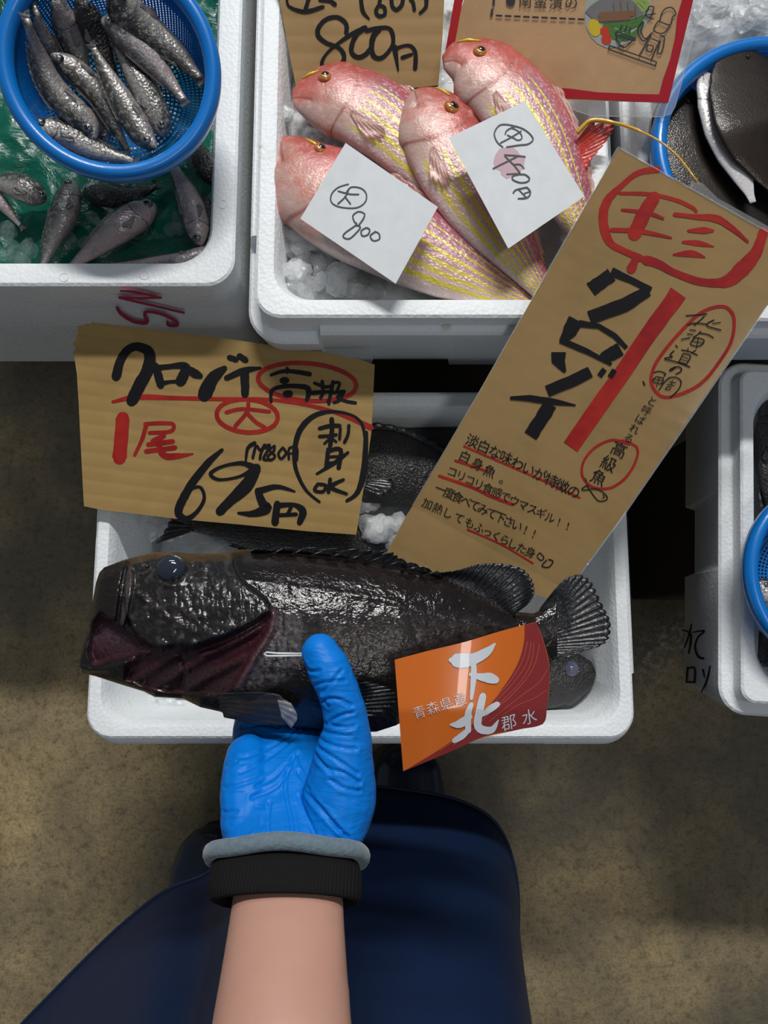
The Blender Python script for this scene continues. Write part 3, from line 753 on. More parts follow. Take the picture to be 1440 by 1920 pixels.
def bream_extra(t, st, c):
    ln = t.comb(t.math('MULTIPLY', st[0], 74), t.math('MULTIPLY', st[1], 26))
    v = t.voro(1.0, ln)
    body = t.ramp(st[0], [(0.25, 0.0), (0.33, 1.0)])
    g = t.math('MULTIPLY', t.ramp(v, [(0.05, 1.0), (0.5, 0.0)]), body)
    c = t.mix(t.math('MULTIPLY', g, 0.45), c, (0.92, 0.74, 0.76))
    line = None; t._sc = t.math('MULTIPLY', t.ramp(v, [(0.0, 1.0), (0.6, 0.0)]), body)
    wob = t.math('MULTIPLY', t.math('SUBTRACT', t.noise(40, 3), 0.5), 0.035)
    y = t.math('ADD', st[1], wob)
    for p, wd in ((0.13, 0.048), (0.25, 0.044), (0.37, 0.042), (0.50, 0.038), (0.63, 0.026), (0.75, 0.016)):
        d = t.math('ABSOLUTE', t.math('SUBTRACT', y, p))
        m_ = t.math('SUBTRACT', 1.0, t.math('MULTIPLY', d, 1.0 / wd)); m_ = t.math('MAXIMUM', m_, 0.0)
        line = m_ if line is None else t.math('MAXIMUM', line, m_)
    lm = t.math('MULTIPLY', t.ramp(line, [(0.1, 0.0), (0.6, 1.0)]), body)
    lm = t.math('MULTIPLY', lm, t.ramp(t.noise(25, 2), [(0.25, 0.45), (0.5, 0.95)]))
    c = t.mix(lm, c, (0.66, 0.56, 0.02))
    hd = t.ramp(st[0], [(0.24, 1.0), (0.31, 0.0)])
    hc = t.ramp(t.math('ADD', st[1], t.math('MULTIPLY', t.math('SUBTRACT', t.noise(60, 5), 0.5), 0.5)), [(0.15, (0.54, 0.36, 0.31)), (0.42, (0.50, 0.22, 0.17)), (0.65, (0.48, 0.11, 0.085)), (0.95, (0.40, 0.06, 0.05))])
    pn_ = t.noise(110, 5, 0.75); hc = t.mix(t.ramp(pn_, [(0.52, 0.0), (0.68, 0.45)]), hc, (0.80, 0.58, 0.54)); hc = t.mix(t.ramp(t.noise(30, 3), [(0.5, 0.0), (0.7, 0.6)]), hc, (0.62, 0.10, 0.08))
    return t.mix(hd, c, hc)


skin_mat('bream_skin', [(0.0, (0.70, 0.56, 0.52)), (0.22, (0.66, 0.42, 0.40)), (0.50, (0.46, 0.22, 0.25)), (0.78, (0.34, 0.115, 0.17)), (0.93, (0.46, 0.09, 0.10)), (1.0, (0.52, 0.09, 0.08))], 0.36, None, 330, 0.35, 0.45, bream_extra, metal=0.05, line=(0.30, 0.06, 0.05))
for nm, colr, al in (('fin_dark', (0.012, 0.012, 0.014), 1.0), ('fin_silver', (0.20, 0.19, 0.19), 0.85), ('fin_pink', (0.66, 0.34, 0.30), 0.5), ('fin_red', (0.62, 0.05, 0.03), 1.0), ('fin_yellow', (0.78, 0.42, 0.02), 1.0)):
    t = m_plain(nm, colr, 0.22, alpha=al, coat=0.8); t.bump(t.noise(260, 4), 0.6, 0.001)
m_plain('eye_black', (0.006, 0.007, 0.009), 0.05, coat=1.0)
m_plain('eye_silver', (0.09, 0.095, 0.10), 0.15, coat=1.0)
m_plain('eye_gold', (0.50, 0.17, 0.03), 0.12, coat=1.0)
m_plain('eye_blue', (0.018, 0.026, 0.042), 0.06, coat=1.0)
m_plain('eye_cloud', (0.10, 0.11, 0.17), 0.1, coat=1.0)
m_plain('yellow_mark', (0.80, 0.62, 0.03), 0.3, coat=0.6)


def fin(name, base, tips, mat, parent, nr=9, jag=0.1, th=0.0009, cor=0.0011, nv=8):
    """fan of rays between a base line and a tip line (world points)"""
    nu = nr * 4
    B = catmull([tuple(p) for p in base], 8); Tt = catmull([tuple(p) for p in tips], 8)
    def at(L, u):
        x = u * (len(L) - 1); i = min(int(x), len(L) - 2); return Vector(L[i] + (L[i + 1] - L[i]) * (x - i))
    up = []; 
    for i in range(nu + 1):
        u = i / nu; b = at(B, u); e = at(Tt, u); ph = abs(sin(pi * nr * u))
        e = b + (e - b) * (1 - jag * (1 - ph) * (0.4 + 0.6 * random.random()))
        for j in range(nv + 1):
            v = j / nv; p = b.lerp(e, v); p = p + Vector((0, 0, cor * (ph - 0.5) * (0.3 + v) + 0.0006 * sin(9 * v + 7 * u)))
            up.append(p)
    n = len(up); dn = [p - Vector((0, 0, th)) for p in up]; f = []; m = nv + 1
    for i in range(nu):
        for j in range(nv):
            a = i * m + j; f.append((a, a + 1, a + m + 1, a + m)); f.append((a + n, a + m + n, a + m + 1 + n, a + 1 + n))
    for i in range(nu):
        a = i * m; f.append((a, a + m, a + m + n, a + n)); a = i * m + nv; f.append((a, a + n, a + m + n, a + m))
    for j in range(nv):
        a = j; f.append((a, a + n, a + 1 + n, a + 1)); a = nu * m + j; f.append((a, a + 1, a + 1 + n, a + n))
    return mesh(name, up + dn, f, M[mat], parent)


SLIM = [(0, .16), (.02, .34), (.05, .52), (.10, .72), (.16, .88), (.24, 1.0), (.40, .98), (.55, .86), (.70, .66), (.82, .47), (.92, .33), (1, .26)]
BREAM = [(0, .18), (.02, .38), (.05, .60), (.10, .82), (.16, .95), (.24, 1.0), (.36, 1.0), (.52, .90), (.66, .72), (.80, .48), (.92, .28), (1, .24)]
ROCK = [(0, .22), (.03, .45), (.08, .66), (.16, .88), (.28, 1.0), (.45, .98), (.62, .80), (.78, .50), (.92, .28), (1, .26)]


def fish(name, label, cat, group, spine, wpx, z, mat, back=1, pect=True, prof=SLIM, flat=0.8, eye=(0.075, 0.35, 0.16), eye_mats=('eye_silver', 'eye_black'), tail=0.16, tail_mat='fin_silver', fins=True, gill=True, ns=44, nk=28, widths=None, shift=None, zs=None, tspread=1.6, mouth=True):
    C2 = catmull(spine, 10)
    seg = [0.0]
    for a, b in zip(C2, C2[1:]): seg.append(seg[-1] + math.hypot(*(b - a)))
    L = seg[-1]
    def at2(s):
        d = s * L
        for i in range(len(seg) - 1):
            if d <= seg[i + 1] or i == len(seg) - 2:
                u = (d - seg[i]) / (seg[i + 1] - seg[i] or 1); return C2[i] + (C2[i + 1] - C2[i]) * u
    zfun = z if callable(z) else None
    if zfun: z = 0.69
    def zz(s):
        if zfun: p_ = at2(min(max(s, 0), 1)); return zfun(p_[0], p_[1])
        return z if not zs else interp(zs, s)
    def C(s): p = at2(min(max(s, 0), 1)); return P(p[0], p[1], zz(s))
    mid = at2(0.5); pxm = (P(mid[0] + 1, mid[1], z) - P(mid[0], mid[1], z)).length
    W = wpx * pxm / 2
    def frame(s):
        a, b = C(max(s - 0.03, 0)), C(min(s + 0.03, 1)); T_ = (b - a).normalized(); N = Vector((0, 0, 1)).cross(T_).normalized() * back
        return C(s), T_, N, T_.cross(N).normalized() * (1 if T_.cross(N).z > 0 else -1)
    def wd(s): return W * interp(prof, s) if not widths else W * interp(widths, s)
    rid = random.random()
    def surf(s, ph, lift=0.0):
        c, T_, N, U = frame(s); w = wd(s); h = w * flat
        r = 1.0
        if gill:
            tt = cos(ph); sg = 0.225 - 0.05 * tt * tt
            r += 0.055 * sstep(0.05, sg, s) * (1 - sstep(sg, sg + 0.012, s))
        cc, ss_ = cos(ph), sin(ph)
        sgn = 1 if ss_ > 0 else -1
        ss_ = sgn * abs(ss_) ** 0.85
        rr = Vector(N * (w * r * cc) + U * (h * r * ss_))
        if mouth and sin(ph) > 0:
            dm = abs(cos(ph) + 0.18 + s * 2.2); 
            if s < 0.085 and dm < 0.13: rr *= 0.90
        return c + rr + U * lift
    verts = []; st = []
    sl = [0.5 * (1 - cos(pi * i / ns)) * 0.5 + 0.5 * i / ns for i in range(ns + 1)]
    rings = []
    for s_ in sl:
        ring = []
        for k in range(nk):
            ph = 2 * pi * k / nk
            ring.append(surf(s_, ph)); st.append((s_, cos(ph) * 0.5 + 0.5, rid))
        rings.append(ring)
    root = empty(name, C(0.5) - Vector((0, 0, wd(0.5) * flat)), label, cat, group)
    mb = MB(); mb.loft(rings, True, True)
    mesh('body', mb.v, mb.f, M[mat], root, attrs={'st': st})
    if eye:
        se, te, er = eye; ph = math.acos(te); p = surf(se, ph); c, T_, N, U = frame(se); r = W * er
        nrm = (p - c).normalized(); nrm = (nrm + U * 0.7).normalized(); a1 = T_; a2 = nrm.cross(a1).normalized(); a1 = a2.cross(nrm).normalized()
        mb = MB(); mb.ellipsoid(p - nrm * r * 0.25, (r, r, r * 0.6), 18, 10, (a1, a2, nrm)); eo = mb.build('eye', M[eye_mats[0]], root)
        mb = MB(); mb.ellipsoid(p + nrm * r * 0.02, (r * 0.62, r * 0.62, r * 0.42), 14, 8, (a1, a2, nrm)); mb.build('pupil', M[eye_mats[1]], eo)
    if fins:
        b0, b1 = 0.34, 0.80
        bs = [surf(lerp(b0, b1, k / 4), 0.35) for k in range(5)]; ts = []
        for k in range(5):
            s_ = lerp(b0, b1, k / 4) + 0.03; c, T_, N, U = frame(s_); ts.append(surf(s_, 0.30) + N * (W * 0.14 * (1.2 - 0.5 * k / 4)))
        fin('dorsal_fin', bs, ts, tail_mat, root, 10, 0.25)
        c, T_, N, U = frame(0.30); q = surf(0.265, pi / 2 + 0.45, 0.0006)
        if pect: fin('pectoral_fin', [q + N * W * 0.05, q - N * W * 0.07], [q + T_ * W * 0.95 + N * W * 0.02 + U * 0.0004, q + T_ * W * 1.05 - N * W * 0.20, q + T_ * W * 0.70 - N * W * 0.46 - U * W * 0.05], tail_mat, root, 6, 0.2, cor=0.0006)
    if tail:
        c, T_, N, U = frame(1.0); w = wd(1.0); tl = L * pxm * tail
        fin('tail_fin', [c + N * w * 0.9, c, c - N * w * 0.9], [c + T_ * tl + N * (w * 1.0 + tl * tspread * 0.5), c + T_ * tl * 0.78, c + T_ * tl - N * (w * 1.0 + tl * tspread * 0.5)], tail_mat, root, 8, 0.12)
    return root, surf, frame, W


# ---- green sheet, ice and small silvery fish in the left box
t = NT('green_sheet'); n1 = t.noise(16, 5, 0.6, dist=0.8); n2 = t.noise(5, 3)
t.set(color=t.mix(n2, (0.002, 0.060, 0.040), (0.004, 0.115, 0.075)), rough=0.30, spec=0.3, coat=0.12); t.bump(n1, 0.9, 0.008); M['green_sheet'] = t.m
t = NT('ice'); n1 = t.noise(90, 4); t.set(color=(0.93, 0.96, 0.98), rough=0.04, alpha=0.30, spec=0.9, coat=1.0, coat_rough=0.03); t.bump(n1, 0.9, 0.003); M['ice'] = t.m
t = NT('clear_ice'); n1 = t.noise(90, 4); t.set(color=(0.4, 0.55, 0.52), rough=0.03, alpha=0.08, spec=0.9, coat=1.0, coat_rough=0.02); t.bump(n1, 0.9, 0.003); M['clear_ice'] = t.m
t = NT('slush'); n1 = t.noise(60, 6, 0.7); n2 = t.noise(14, 4)
t.set(color=t.mix(n2, (0.62, 0.64, 0.65), (0.80, 0.83, 0.85)), rough=0.30, trans=0.10, ior=1.31, coat=0.8, coat_rough=0.05); t.bump(n1, 0.9, 0.004); M['slush'] = t.m
t = NT('black_bag'); n1 = t.noise(22, 6, 0.7, dist=1.2); t.set(color=(0.006, 0.006, 0.008), rough=0.14, coat=0.8); t.bump(n1, 1.0, 0.01); M['black_bag'] = t.m


def sheet(name, x0, x1, y0, y1, z, amp, sc, mat, n=70, label=None, cat=None, kind=None, edge=0.0, skirt=None, group=None):
    v = []; nx = n; ny = max(4, int(n * (y1 - y0) / (x1 - x0)))
    for j in range(ny + 1):
        for i in range(nx + 1):
            x = lerp(x0, x1, i / nx); y = lerp(y0, y1, j / ny)
            h = mnoise.noise(Vector((x * sc, y * sc, z * 7))) + 0.5 * abs(mnoise.noise(Vector((x * sc * 2.3, y * sc * 2.3, 3.1)))) + 0.25 * mnoise.noise(Vector((x * sc * 5, y * sc * 5, 9)))
            d = min(x - x0, x1 - x, y - y0, y1 - y)
            zz = z + amp * h + edge * (1 - sstep(0, 0.035, d))
            v.append((x, y, zz))
    f = [(j * (nx + 1) + i, j * (nx + 1) + i + 1, (j + 1) * (nx + 1) + i + 1, (j + 1) * (nx + 1) + i) for j in range(ny) for i in range(nx)]
    o = mesh(name, v, f, M[mat])
    md = o.modifiers.new('thickness', 'SOLIDIFY'); md.thickness = 0.002; md.offset = -1
    return tag(o, label, cat, group, kind)


def chunk(mb, c, r, seed):
    rnd = random.Random(seed)
    a = rnd.uniform(0, pi); ax = Vector((cos(a), sin(a), rnd.uniform(-.3, .3))).normalized(); az = Vector((rnd.uniform(-.4, .4), rnd.uniform(-.4, .4), 1)).normalized()
    ay = az.cross(ax).normalized(); az = ax.cross(ay)
    n = 7; c = Vector(c); rings = []
    rr = (r * rnd.uniform(.8, 1.3), r * rnd.uniform(.6, 1.0), r * rnd.uniform(.45, .7))
    for (h, k) in ((-1, .45), (-.6, .9), (0.1, 1.0), (.65, .85), (1, .4)):
        rings.append([c + ax * (rr[0] * k * cos(2 * pi * i / n + h) * rnd.uniform(.75, 1.15)) + ay * (rr[1] * k * sin(2 * pi * i / n + h) * rnd.uniform(.75, 1.15)) + az * (rr[2] * h) for i in range(n)])
    mb.loft(rings, True, True)


def ice(label, spots, rmin, rmax, seed=1, mat='ice'):
    """spots: (px, py, z, spread px, count)"""
    mb = MB(); rnd = random.Random(seed)
    for (px, py, z, sp, cnt) in spots:
        for k in range(cnt):
            a = rnd.uniform(0, 2 * pi); q = sp * sqrt(rnd.random())
            chunk(mb, P(px + q * cos(a), py + q * sin(a), z + rnd.uniform(-.004, .004)), rnd.uniform(rmin, rmax), rnd.random())
    o = mb.build('crushed_ice', M[mat], None, False)
    md = o.modifiers.new('melt', 'BEVEL'); md.width = 0.0008; md.segments = 2
    return tag(o, label, 'ice', None, 'stuff')


gs = sheet('green_sheet', nx0 + 0.04, nx1 - 0.034, 0.313 + 0.034, 0.90, 0.575, 0.012, 14, 'green_sheet', 110, 'glossy dark green plastic sheet lining the box of small fish', 'plastic sheet', edge=0.010)
ice('crushed ice melting on the green plastic sheet', [(25, 465, 0.592, 34, 12), (175, 412, 0.590, 10, 2), (325, 425, 0.592, 16, 4), (140, 460, 0.590, 20, 4), (270, 350, 0.592, 45, 10), (215, 360, 0.59, 40, 4)], 0.005, 0.011, 3, 'clear_ice')

SC1 = 0.36446
def q(pts): return [(x * SC1, y * SC1) for x, y in pts]
small = [  # label, spine head->tail, width, zs, mat, back, in basket
    ('long dark small fish running from upper left to lower centre of the basket, head low', q([(485, 720), (450, 640), (345, 545), (250, 420), (185, 250), (135, 100)]), 128, 0.694, 'silver_skin', 1, True),
    ('small fish lying crosswise at the near side of the basket, head to the left', q([(170, 640), (250, 665), (350, 700), (500, 775), (690, 830)]), 118, 0.690, 'silver_skin', 1, True),
    ('pale-flanked small fish with open gill in the middle of the basket', q([(262, 285), (330, 330), (420, 400), (520, 510), (590, 650), (650, 770)]), 118, 0.686, 'silver_skin', -1, True),
    ('slender dark small fish right of the pale-flanked one, head at the basket rim', q([(800, 765), (730, 690), (650, 560), (570, 420), (480, 250)]), 118, 0.697, 'silver_skin', 1, True),
    ('small fish with ribbed pale belly beside the near right rim of the basket', q([(845, 700), (825, 640), (760, 500), (680, 370), (600, 240)]), 130, 0.686, 'silver_skin', -1, True),
    ('headless plump grey small fish pointing its tail to the right rim', q([(520, 110), (610, 150), (740, 270), (860, 410), (945, 520)]), 140, 0.688, 'pinkish_skin', -1, True),
    ('plump grey small fish at the upper right of the basket', q([(560, -60), (640, 50), (780, 180), (920, 290), (1030, 410)]), 165, 0.686, 'silver_skin', -1, True),
    ('small fish with a reddish snout pointing to the top edge of the basket', q([(300, 0), (330, 90), (370, 200), (420, 340), (470, 460)]), 128, 0.676, 'silver_skin', -1, True),
    ('dark-backed small fish at the top centre of the basket', q([(400, 0), (455, 100), (500, 200), (560, 330), (600, 420)]), 120, 0.680, 'dark_skin', 1, True),
    ('thin grey small fish behind the long dark one', q([(300, 330), (245, 230), (205, 130), (175, 30)]), 80, 0.674, 'silver_skin', 1, True),
    ('whitish small fish mostly covered at the bottom of the basket', q([(360, 650), (300, 590), (250, 500), (220, 400)]), 80, 0.664, 'pinkish_skin', 1, True),
    ('narrow brownish small fish under the crossing pair in the basket', q([(545, 740), (520, 660), (480, 570), (440, 500)]), 90, 0.668, 'silver_skin', 1, True),
    ('small fish at the left edge of the green sheet, head to the right', q([(238, 1030), (150, 985), (40, 950), (-90, 945)]), 118, 0.606, 'silver_skin', -1, False),
    ('thin small fish tail at the left edge of the green sheet', q([(-190, 960), (-90, 985), (0, 1040), (105, 1160)]), 74, 0.600, 'pinkish_skin', 1, False),
    ('small fish standing upright below the basket, its head under the rim', q([(372, 930), (350, 1030), (320, 1130), (270, 1240), (215, 1370)]), 122, 0.606, 'silver_skin', -1, False),
    ('small pinkish fish with a red wound, slanting up to the right', q([(800, 1055), (710, 1110), (590, 1190), (480, 1280), (370, 1370)]), 140, 0.608, 'pinkish_skin', -1, False),
    ('small fish hanging head down beside the right inner wall', q([(1030, 1265), (1010, 1150), (985, 1050), (930, 930), (860, 810)]), 112, 0.606, 'pinkish_skin', 1, False),
    ('dark small fish in the shade right of the basket', q([(1120, 940), (1060, 850), (1000, 750), (960, 680)]), 105, 0.602, 'dark_skin', 1, False),
    ('thin small fish lying along the near wall of the green-lined box', q([(1090, 1270), (960, 1330), (800, 1350), (600, 1360)]), 66, 0.604, 'pinkish_skin', 1, False),
    ('dark small fish half under the near rim of the basket', q([(430, 990), (560, 1010), (680, 1010), (800, 960)]), 100, 0.592, 'dark_skin', 1, False),
    ('small dark fish lying against the right wall at the near corner', q([(1075, 1240), (1075, 1150), (1060, 1040), (1040, 950)]), 60, 0.592, 'dark_skin', 1, False),
]
bcx, bcy, bR = (P(-3, 128, .722).x + P(413, 128, .722).x) / 2, P(205, 128, .722).y, (P(413, 128, .722).x - P(-3, 128, .722).x) / 2
BT = radians(17)
bdir = Vector((bcx, bcy, 0)).normalized()
def in_basket(off):
    def f_(px, py):
        p_ = P(px, py, 0.70); d = Vector((p_.x - bcx, p_.y - bcy, 0)); r_ = min(d.length / bR, 1.1)
        return 0.722 + tan(BT) * d.dot(bdir) - 0.034 + off + 0.020 * max(0, r_ - 0.35) ** 2 / 0.4
    return f_
for (lb, sp, wp, z, mt, bk, inb) in small:
    if inb: z = in_basket((z - 0.686) * 1.3)
    fish('small_fish', lb, 'fish', 'small fish in the blue basket' if inb else 'small fish on the green sheet', sp, wp * SC1 * 1.14, z, mt, bk, eye=(0.075, 0.20, 0.36), tspread=0.5, tail=0.05 if inb else 0.08, zs=None if inb else [(0, z - 0.004), (0.4, z + 0.004), (1, z - 0.008)], ns=36, nk=24,
         eye_mats=('eye_silver', 'eye_black'))

# ---- blue baskets
t = NT('blue_plastic'); t.set(color=(0.0, 0.165, 0.56), rough=0.32, coat=0.3, sss=0.0); t.bump(t.noise(200, 2), 0.08, 0.0005); M['blue_plastic'] = t.m


def basket(label, cx, cy, R, zr, depth, rim=0.0075, rbk=0.80, tilt=0.0):
    root = empty('mesh_basket', (cx, cy, zr - depth), label, 'basket', 'round blue mesh baskets')
    prof = [(R - rim * 1.9, zr - 0.006), (R - rim * 1.7, zr - 0.001), (R - rim * 1.1, zr + 0.002), (R - rim * 0.5, zr + 0.0015), (R - rim * 0.05, zr - 0.002), (R, zr - 0.007), (R - 0.0005, zr - 0.013), (R - 0.003, zr - 0.014), (R - rim * 1.9, zr - 0.012)]
    n = 128
    rings = [[(cx + r * cos(2 * pi * k / n), cy + r * sin(2 * pi * k / n), z) for k in range(n)] for r, z in prof]
    rings.append(rings[0]); mb = MB(); mb.loft(rings); mb.build('rim', M['blue_plastic'], root)
    # net: every cell is a frame round a real hole
    cells = []; c = 0.0037; r0 = R - rim * 1.7
    side = [(r0, zr - 0.008)]
    rb = R * rbk
    steps = int(depth / c)
    for k in range(1, steps + 1):
        u = k / steps; side.append((lerp(r0, rb, u ** 1.15), zr - 0.008 - (depth - 0.012) * u))
    m = int(rb / c)
    for k in range(1, m): side.append((rb * (1 - k / m), zr - depth + 0.004 - 0.002 * k / m))
    ns = int(2 * pi * R / (c * 1.05)); v = []; f = []
    def pt(i, j): r, z = side[i]; a = 2 * pi * j / ns; return Vector((cx + r * cos(a), cy + r * sin(a), z))
    step = 1
    idx = {}
    def vid(i, j):
        key = (i, j % ns)
        if key not in idx: idx[key] = len(v); v.append(pt(i, j))
        return idx[key]
    for i in range(len(side) - 1):
        while side[i][0] * 2 * pi * step / ns < c * 0.62: step *= 2
        if step > 16: break
        for j in range(0, ns, step):
            o = [vid(i, j), vid(i, min(j + step, ns)), vid(i + 1, min(j + step, ns)), vid(i + 1, j)]
            ctr = sum((v[k] for k in o), Vector()) / 4
            inn = []
            for k in o: inn.append(len(v)); v.append(ctr + (v[k] - ctr) * 0.60)
            for k in range(4): f.append((o[k], o[(k + 1) % 4], inn[(k + 1) % 4], inn[k]))
    o = mesh('net', v, f, M['blue_plastic'], root, smooth=False)
    md = o.modifiers.new('thickness', 'SOLIDIFY'); md.thickness = 0.0011
    if tilt:   # it leans on the ice: lower towards the viewer; the rim's centre stays put
        from mathutils import Matrix
        a = Vector((cx, cy, 0)).normalized(); ax = Vector((0, 0, 1)).cross(a)
        Rm = Matrix.Rotation(-tilt, 4, ax); c_ = Vector((cx, cy, zr))
        root.matrix_basis = Matrix.Translation(c_) @ Rm @ Matrix.Translation(Vector(root.location) - c_)
    return root


def circ(px0, px1, py, z): a, b = P(px0, py, z), P(px1, py, z); return (a.x + b.x) / 2, a.y, (b.x - a.x) / 2
cx, cy, R = circ(0, 410, 121, 0.722); basket('round blue mesh basket heaped with small silvery fish', cx, cy, R, 0.722, 0.062, rbk=0.78, tilt=BT)
cx, cy, R = circ(1226, 1694, 275, 0.655); basket('round blue mesh basket holding brown flatfish at the right edge', cx, cy, R, 0.655, 0.06, rbk=0.86)
cx, cy, R = circ(1400, 1776, 1078, 0.545); basket('round blue mesh basket in the katakana box, mostly outside the frame', cx, cy, R, 0.545, 0.07)

# ---- pink striped bream
sheet('ice_bed', mx0 + 0.035, mx1 - 0.035, 0.274 + 0.036, 0.86, 0.570, 0.012, 30, 'slush', 110, 'grey slushy ice bed beneath the pink striped fish', 'ice', 'stuff')
ice('clear lumps of ice at the near left corner of the pink fish box', [(570, 455, 0.584, 28, 14), (620, 500, 0.584, 40, 16), (560, 530, 0.584, 25, 10), (545, 400, 0.588, 12, 6), (680, 555, 0.582, 25, 8), (530, 215, 0.60, 8, 5)], 0.008, 0.016, 5)
fb = dict(prof=BREAM, flat=0.42, tail_mat='fin_pink', eye_mats=('eye_gold', 'eye_black'), ns=64, nk=40)
br = [('pink striped bream at the far left, head against the box wall under the 800 sign', [(549, 186), (590, 184), (650, 192), (720, 228), (790, 292), (860, 380), (920, 455)], 150, 0.604, 1, (0.125, 0.42, 0.20), 0.12),
      ('pink striped bream nearest the left corner with a paper note marked 800 on it', [(529, 262), (570, 330), (640, 385), (740, 440), (860, 505), (975, 562), (1040, 588)], 186, 0.606, 1, (0.11, 0.66, 0.15), 0.0),
      ('pink striped bream at the far right beside the recipe card', [(831, 118), (870, 120), (940, 165), (1000, 240), (1045, 330), (1090, 430), (1120, 500)], 150, 0.624, 1, (0.12, 0.30, 0.20), 0.0),
      ('pink striped bream in the middle with an orange-ringed eye and raised snout', [(778, 172), (806, 215), (850, 300), (905, 390), (960, 465), (1010, 535), (1035, 570)], 158, 0.617, 1, (0.15, 0.48, 0.22), 0.0)]
for lb, sp, wp, z, bk, ey, tl in br:
    root, surf, frame, W = fish('striped_bream', lb, 'fish', 'pink striped bream on ice', sp, wp, z, 'bream_skin', bk, eye=ey, tail=tl, **fb)
    c, T_, N, U = frame(0.06)
    mb = MB(); mb.tube([surf(0.045, 0.75, 0.0004), surf(0.07, 0.80, 0.0006), surf(0.10, 0.85, 0.0004)], [0.0008, 0.0018, 0.0008], 6); mb.build('snout_stripe', M['yellow_mark'], root)
    mb = MB(); mb.tube([surf(s_, 0.12, 0.0003) for s_ in np.linspace(0.35, 0.85, 16)], 0.0011, 6); mb.build('fin_base_stripe', M['fin_yellow'], root)
# bream tail with its long yellow thread
tr_ = empty('bream_tail', P(1110, 262, 0.63), 'red bream tail fin with a long yellow thread beside the box rim', 'fish tail')
fin('tail_fin', [P(1062, 285, 0.628), P(1060, 305, 0.626), P(1064, 330, 0.626)], [P(1108, 228, 0.645), P(1150, 236, 0.644), P(1135, 268, 0.638), P(1106, 305, 0.632), P(1094, 338, 0.628)], 'fin_red', tr_, 12, 0.12)
mb = MB(); mb.tube([Vector(p) for p in catmull([tuple(P(*a)) for a in ((1082, 250, .640), (1108, 226, .647), (1150, 230, .650), (1190, 242, .662), (1232, 262, .672), (1270, 292, .680), (1296, 325, .695), (1310, 345, .692))], 6)], [0.0022] * 12 + [0.0016] * 8 + [0.0009] * 23, 6)
mb.build('yellow_thread', M['fin_yellow'], tr_)

# paper notes
p1 = Curl(lambda x, y: 0.652 + 0.004 * cos((x - 690) / 90) + 0.00006 * (400 - y))
p2 = Curl(lambda x, y: 0.662 + 0.004 * cos((x - 960) / 80) + 0.00005 * (300 - y))


def note(label, s_, corners, group):
    (ax, ay), (bx, by), (cx_, cy_), (dx, dy) = corners
    v = []; n = 12
    for th in (0, -0.0003):
        for j in range(n + 1):
            for i in range(n + 1):
                u, w_ = i / n, j / n
                x = lerp(lerp(ax, bx, u), lerp(dx, cx_, u), w_); y = lerp(lerp(ay, by, u), lerp(dy, cy_, u), w_)
                v.append(s_.pt(x, y, th))
    m = n + 1; f = [(j * m + i, j * m + i + 1, (j + 1) * m + i + 1, (j + 1) * m + i) for j in range(n) for i in range(n)]
    f += [tuple(k + m * m for k in reversed(t_)) for t_ in f]
    root = empty('paper_note', s_.pt((ax + cx_) / 2, (ay + cy_) / 2), label, 'note', group)
    mesh('sheet', v, f, M['paper'], root)
    return root


n1_ = note('white paper note with a circled character and 800, on the left pink fish', p1, [(648, 268), (821, 388), (742, 532), (563, 410)], 'paper price notes')
T2 = (460, 0, 0.30556); T4 = (460, 380, 0.375)
lk = strokes([([(632, 1130), (570, 1150), (530, 1190), (528, 1240), (580, 1270), (680, 1275), (735, 1240), (742, 1190), (710, 1155), (650, 1148), (620, 1180)], 9), ([(570, 1172), (640, 1190), (695, 1192)], 9), ([(635, 1160), (615, 1205), (568, 1250)], 9), ([(610, 1205), (645, 1250)], 9)], T2)
lk += strokes([([(565, 115), (590, 80), (595, 55), (565, 45), (538, 65), (545, 95), (555, 110), (500, 150), (490, 172), (520, 180), (555, 150), (575, 122), (550, 112)], 8), ([(605, 125), (580, 140), (585, 165), (612, 160), (622, 135), (605, 124)], 8), ([(650, 145), (625, 165), (640, 190), (670, 182), (668, 155), (648, 144)], 8)], T4)
ink('handwriting', lk, p1, 'ink_grey', n1_, 0.0003)
n2_ = note('white paper note with a circled character, 450 yen and a pink stain', p2, [(984, 190), (1096, 368), (953, 466), (841, 258)], 'paper price notes')
T7 = (900, 200, 0.104167)
m_plain('pink_stain', (0.62, 0.42, 0.47), 0.7)
ink('pink_stain', [poly([(350, 760), (480, 730), (600, 740), (680, 800), (720, 870), (820, 890), (800, 1010), (790, 1100), (700, 1190), (560, 1260), (480, 1300), (380, 1220), (370, 1160), (280, 1110), (240, 1010), (270, 880)], T7)], p2, 'pink_stain', n2_, 0.0002)
ink('handwriting', strokes([([(410, 725), (330, 660), (280, 580), (258, 490), (290, 400), (360, 330), (460, 318), (600, 340), (760, 390), (880, 470), (950, 560), (940, 620), (850, 675), (700, 690), (480, 725)], 26),
    ([(455, 490), (480, 430), (560, 380), (630, 350)], 24), ([(575, 380), (690, 440), (750, 520), (745, 580), (680, 600), (600, 560), (495, 510)], 24), ([(740, 440), (560, 550), (370, 650)], 26),
    ([(810, 900), (640, 880), (445, 870)], 30), ([(450, 890), (560, 1000), (620, 1060), (720, 1190)], 28), ([(680, 890), (500, 980), (240, 1110)], 28), ([(610, 1040), (720, 1040), (790, 1110)], 26), ([(720, 1200), (600, 1210), (485, 1215)], 28),
    ([(730, 1215), (600, 1245), (590, 1310), (720, 1365), (850, 1350), (890, 1290), (820, 1225), (730, 1215)], 28), ([(600, 1550), (640, 1500), (730, 1475), (845, 1450)], 28), ([(845, 1450), (905, 1520), (890, 1600), (830, 1640), (690, 1655)], 28), ([(700, 1495), (830, 1630)], 26), ([(800, 1560), (890, 1530)], 24)], T7), p2, 'ink_grey', n2_, 0.0004)

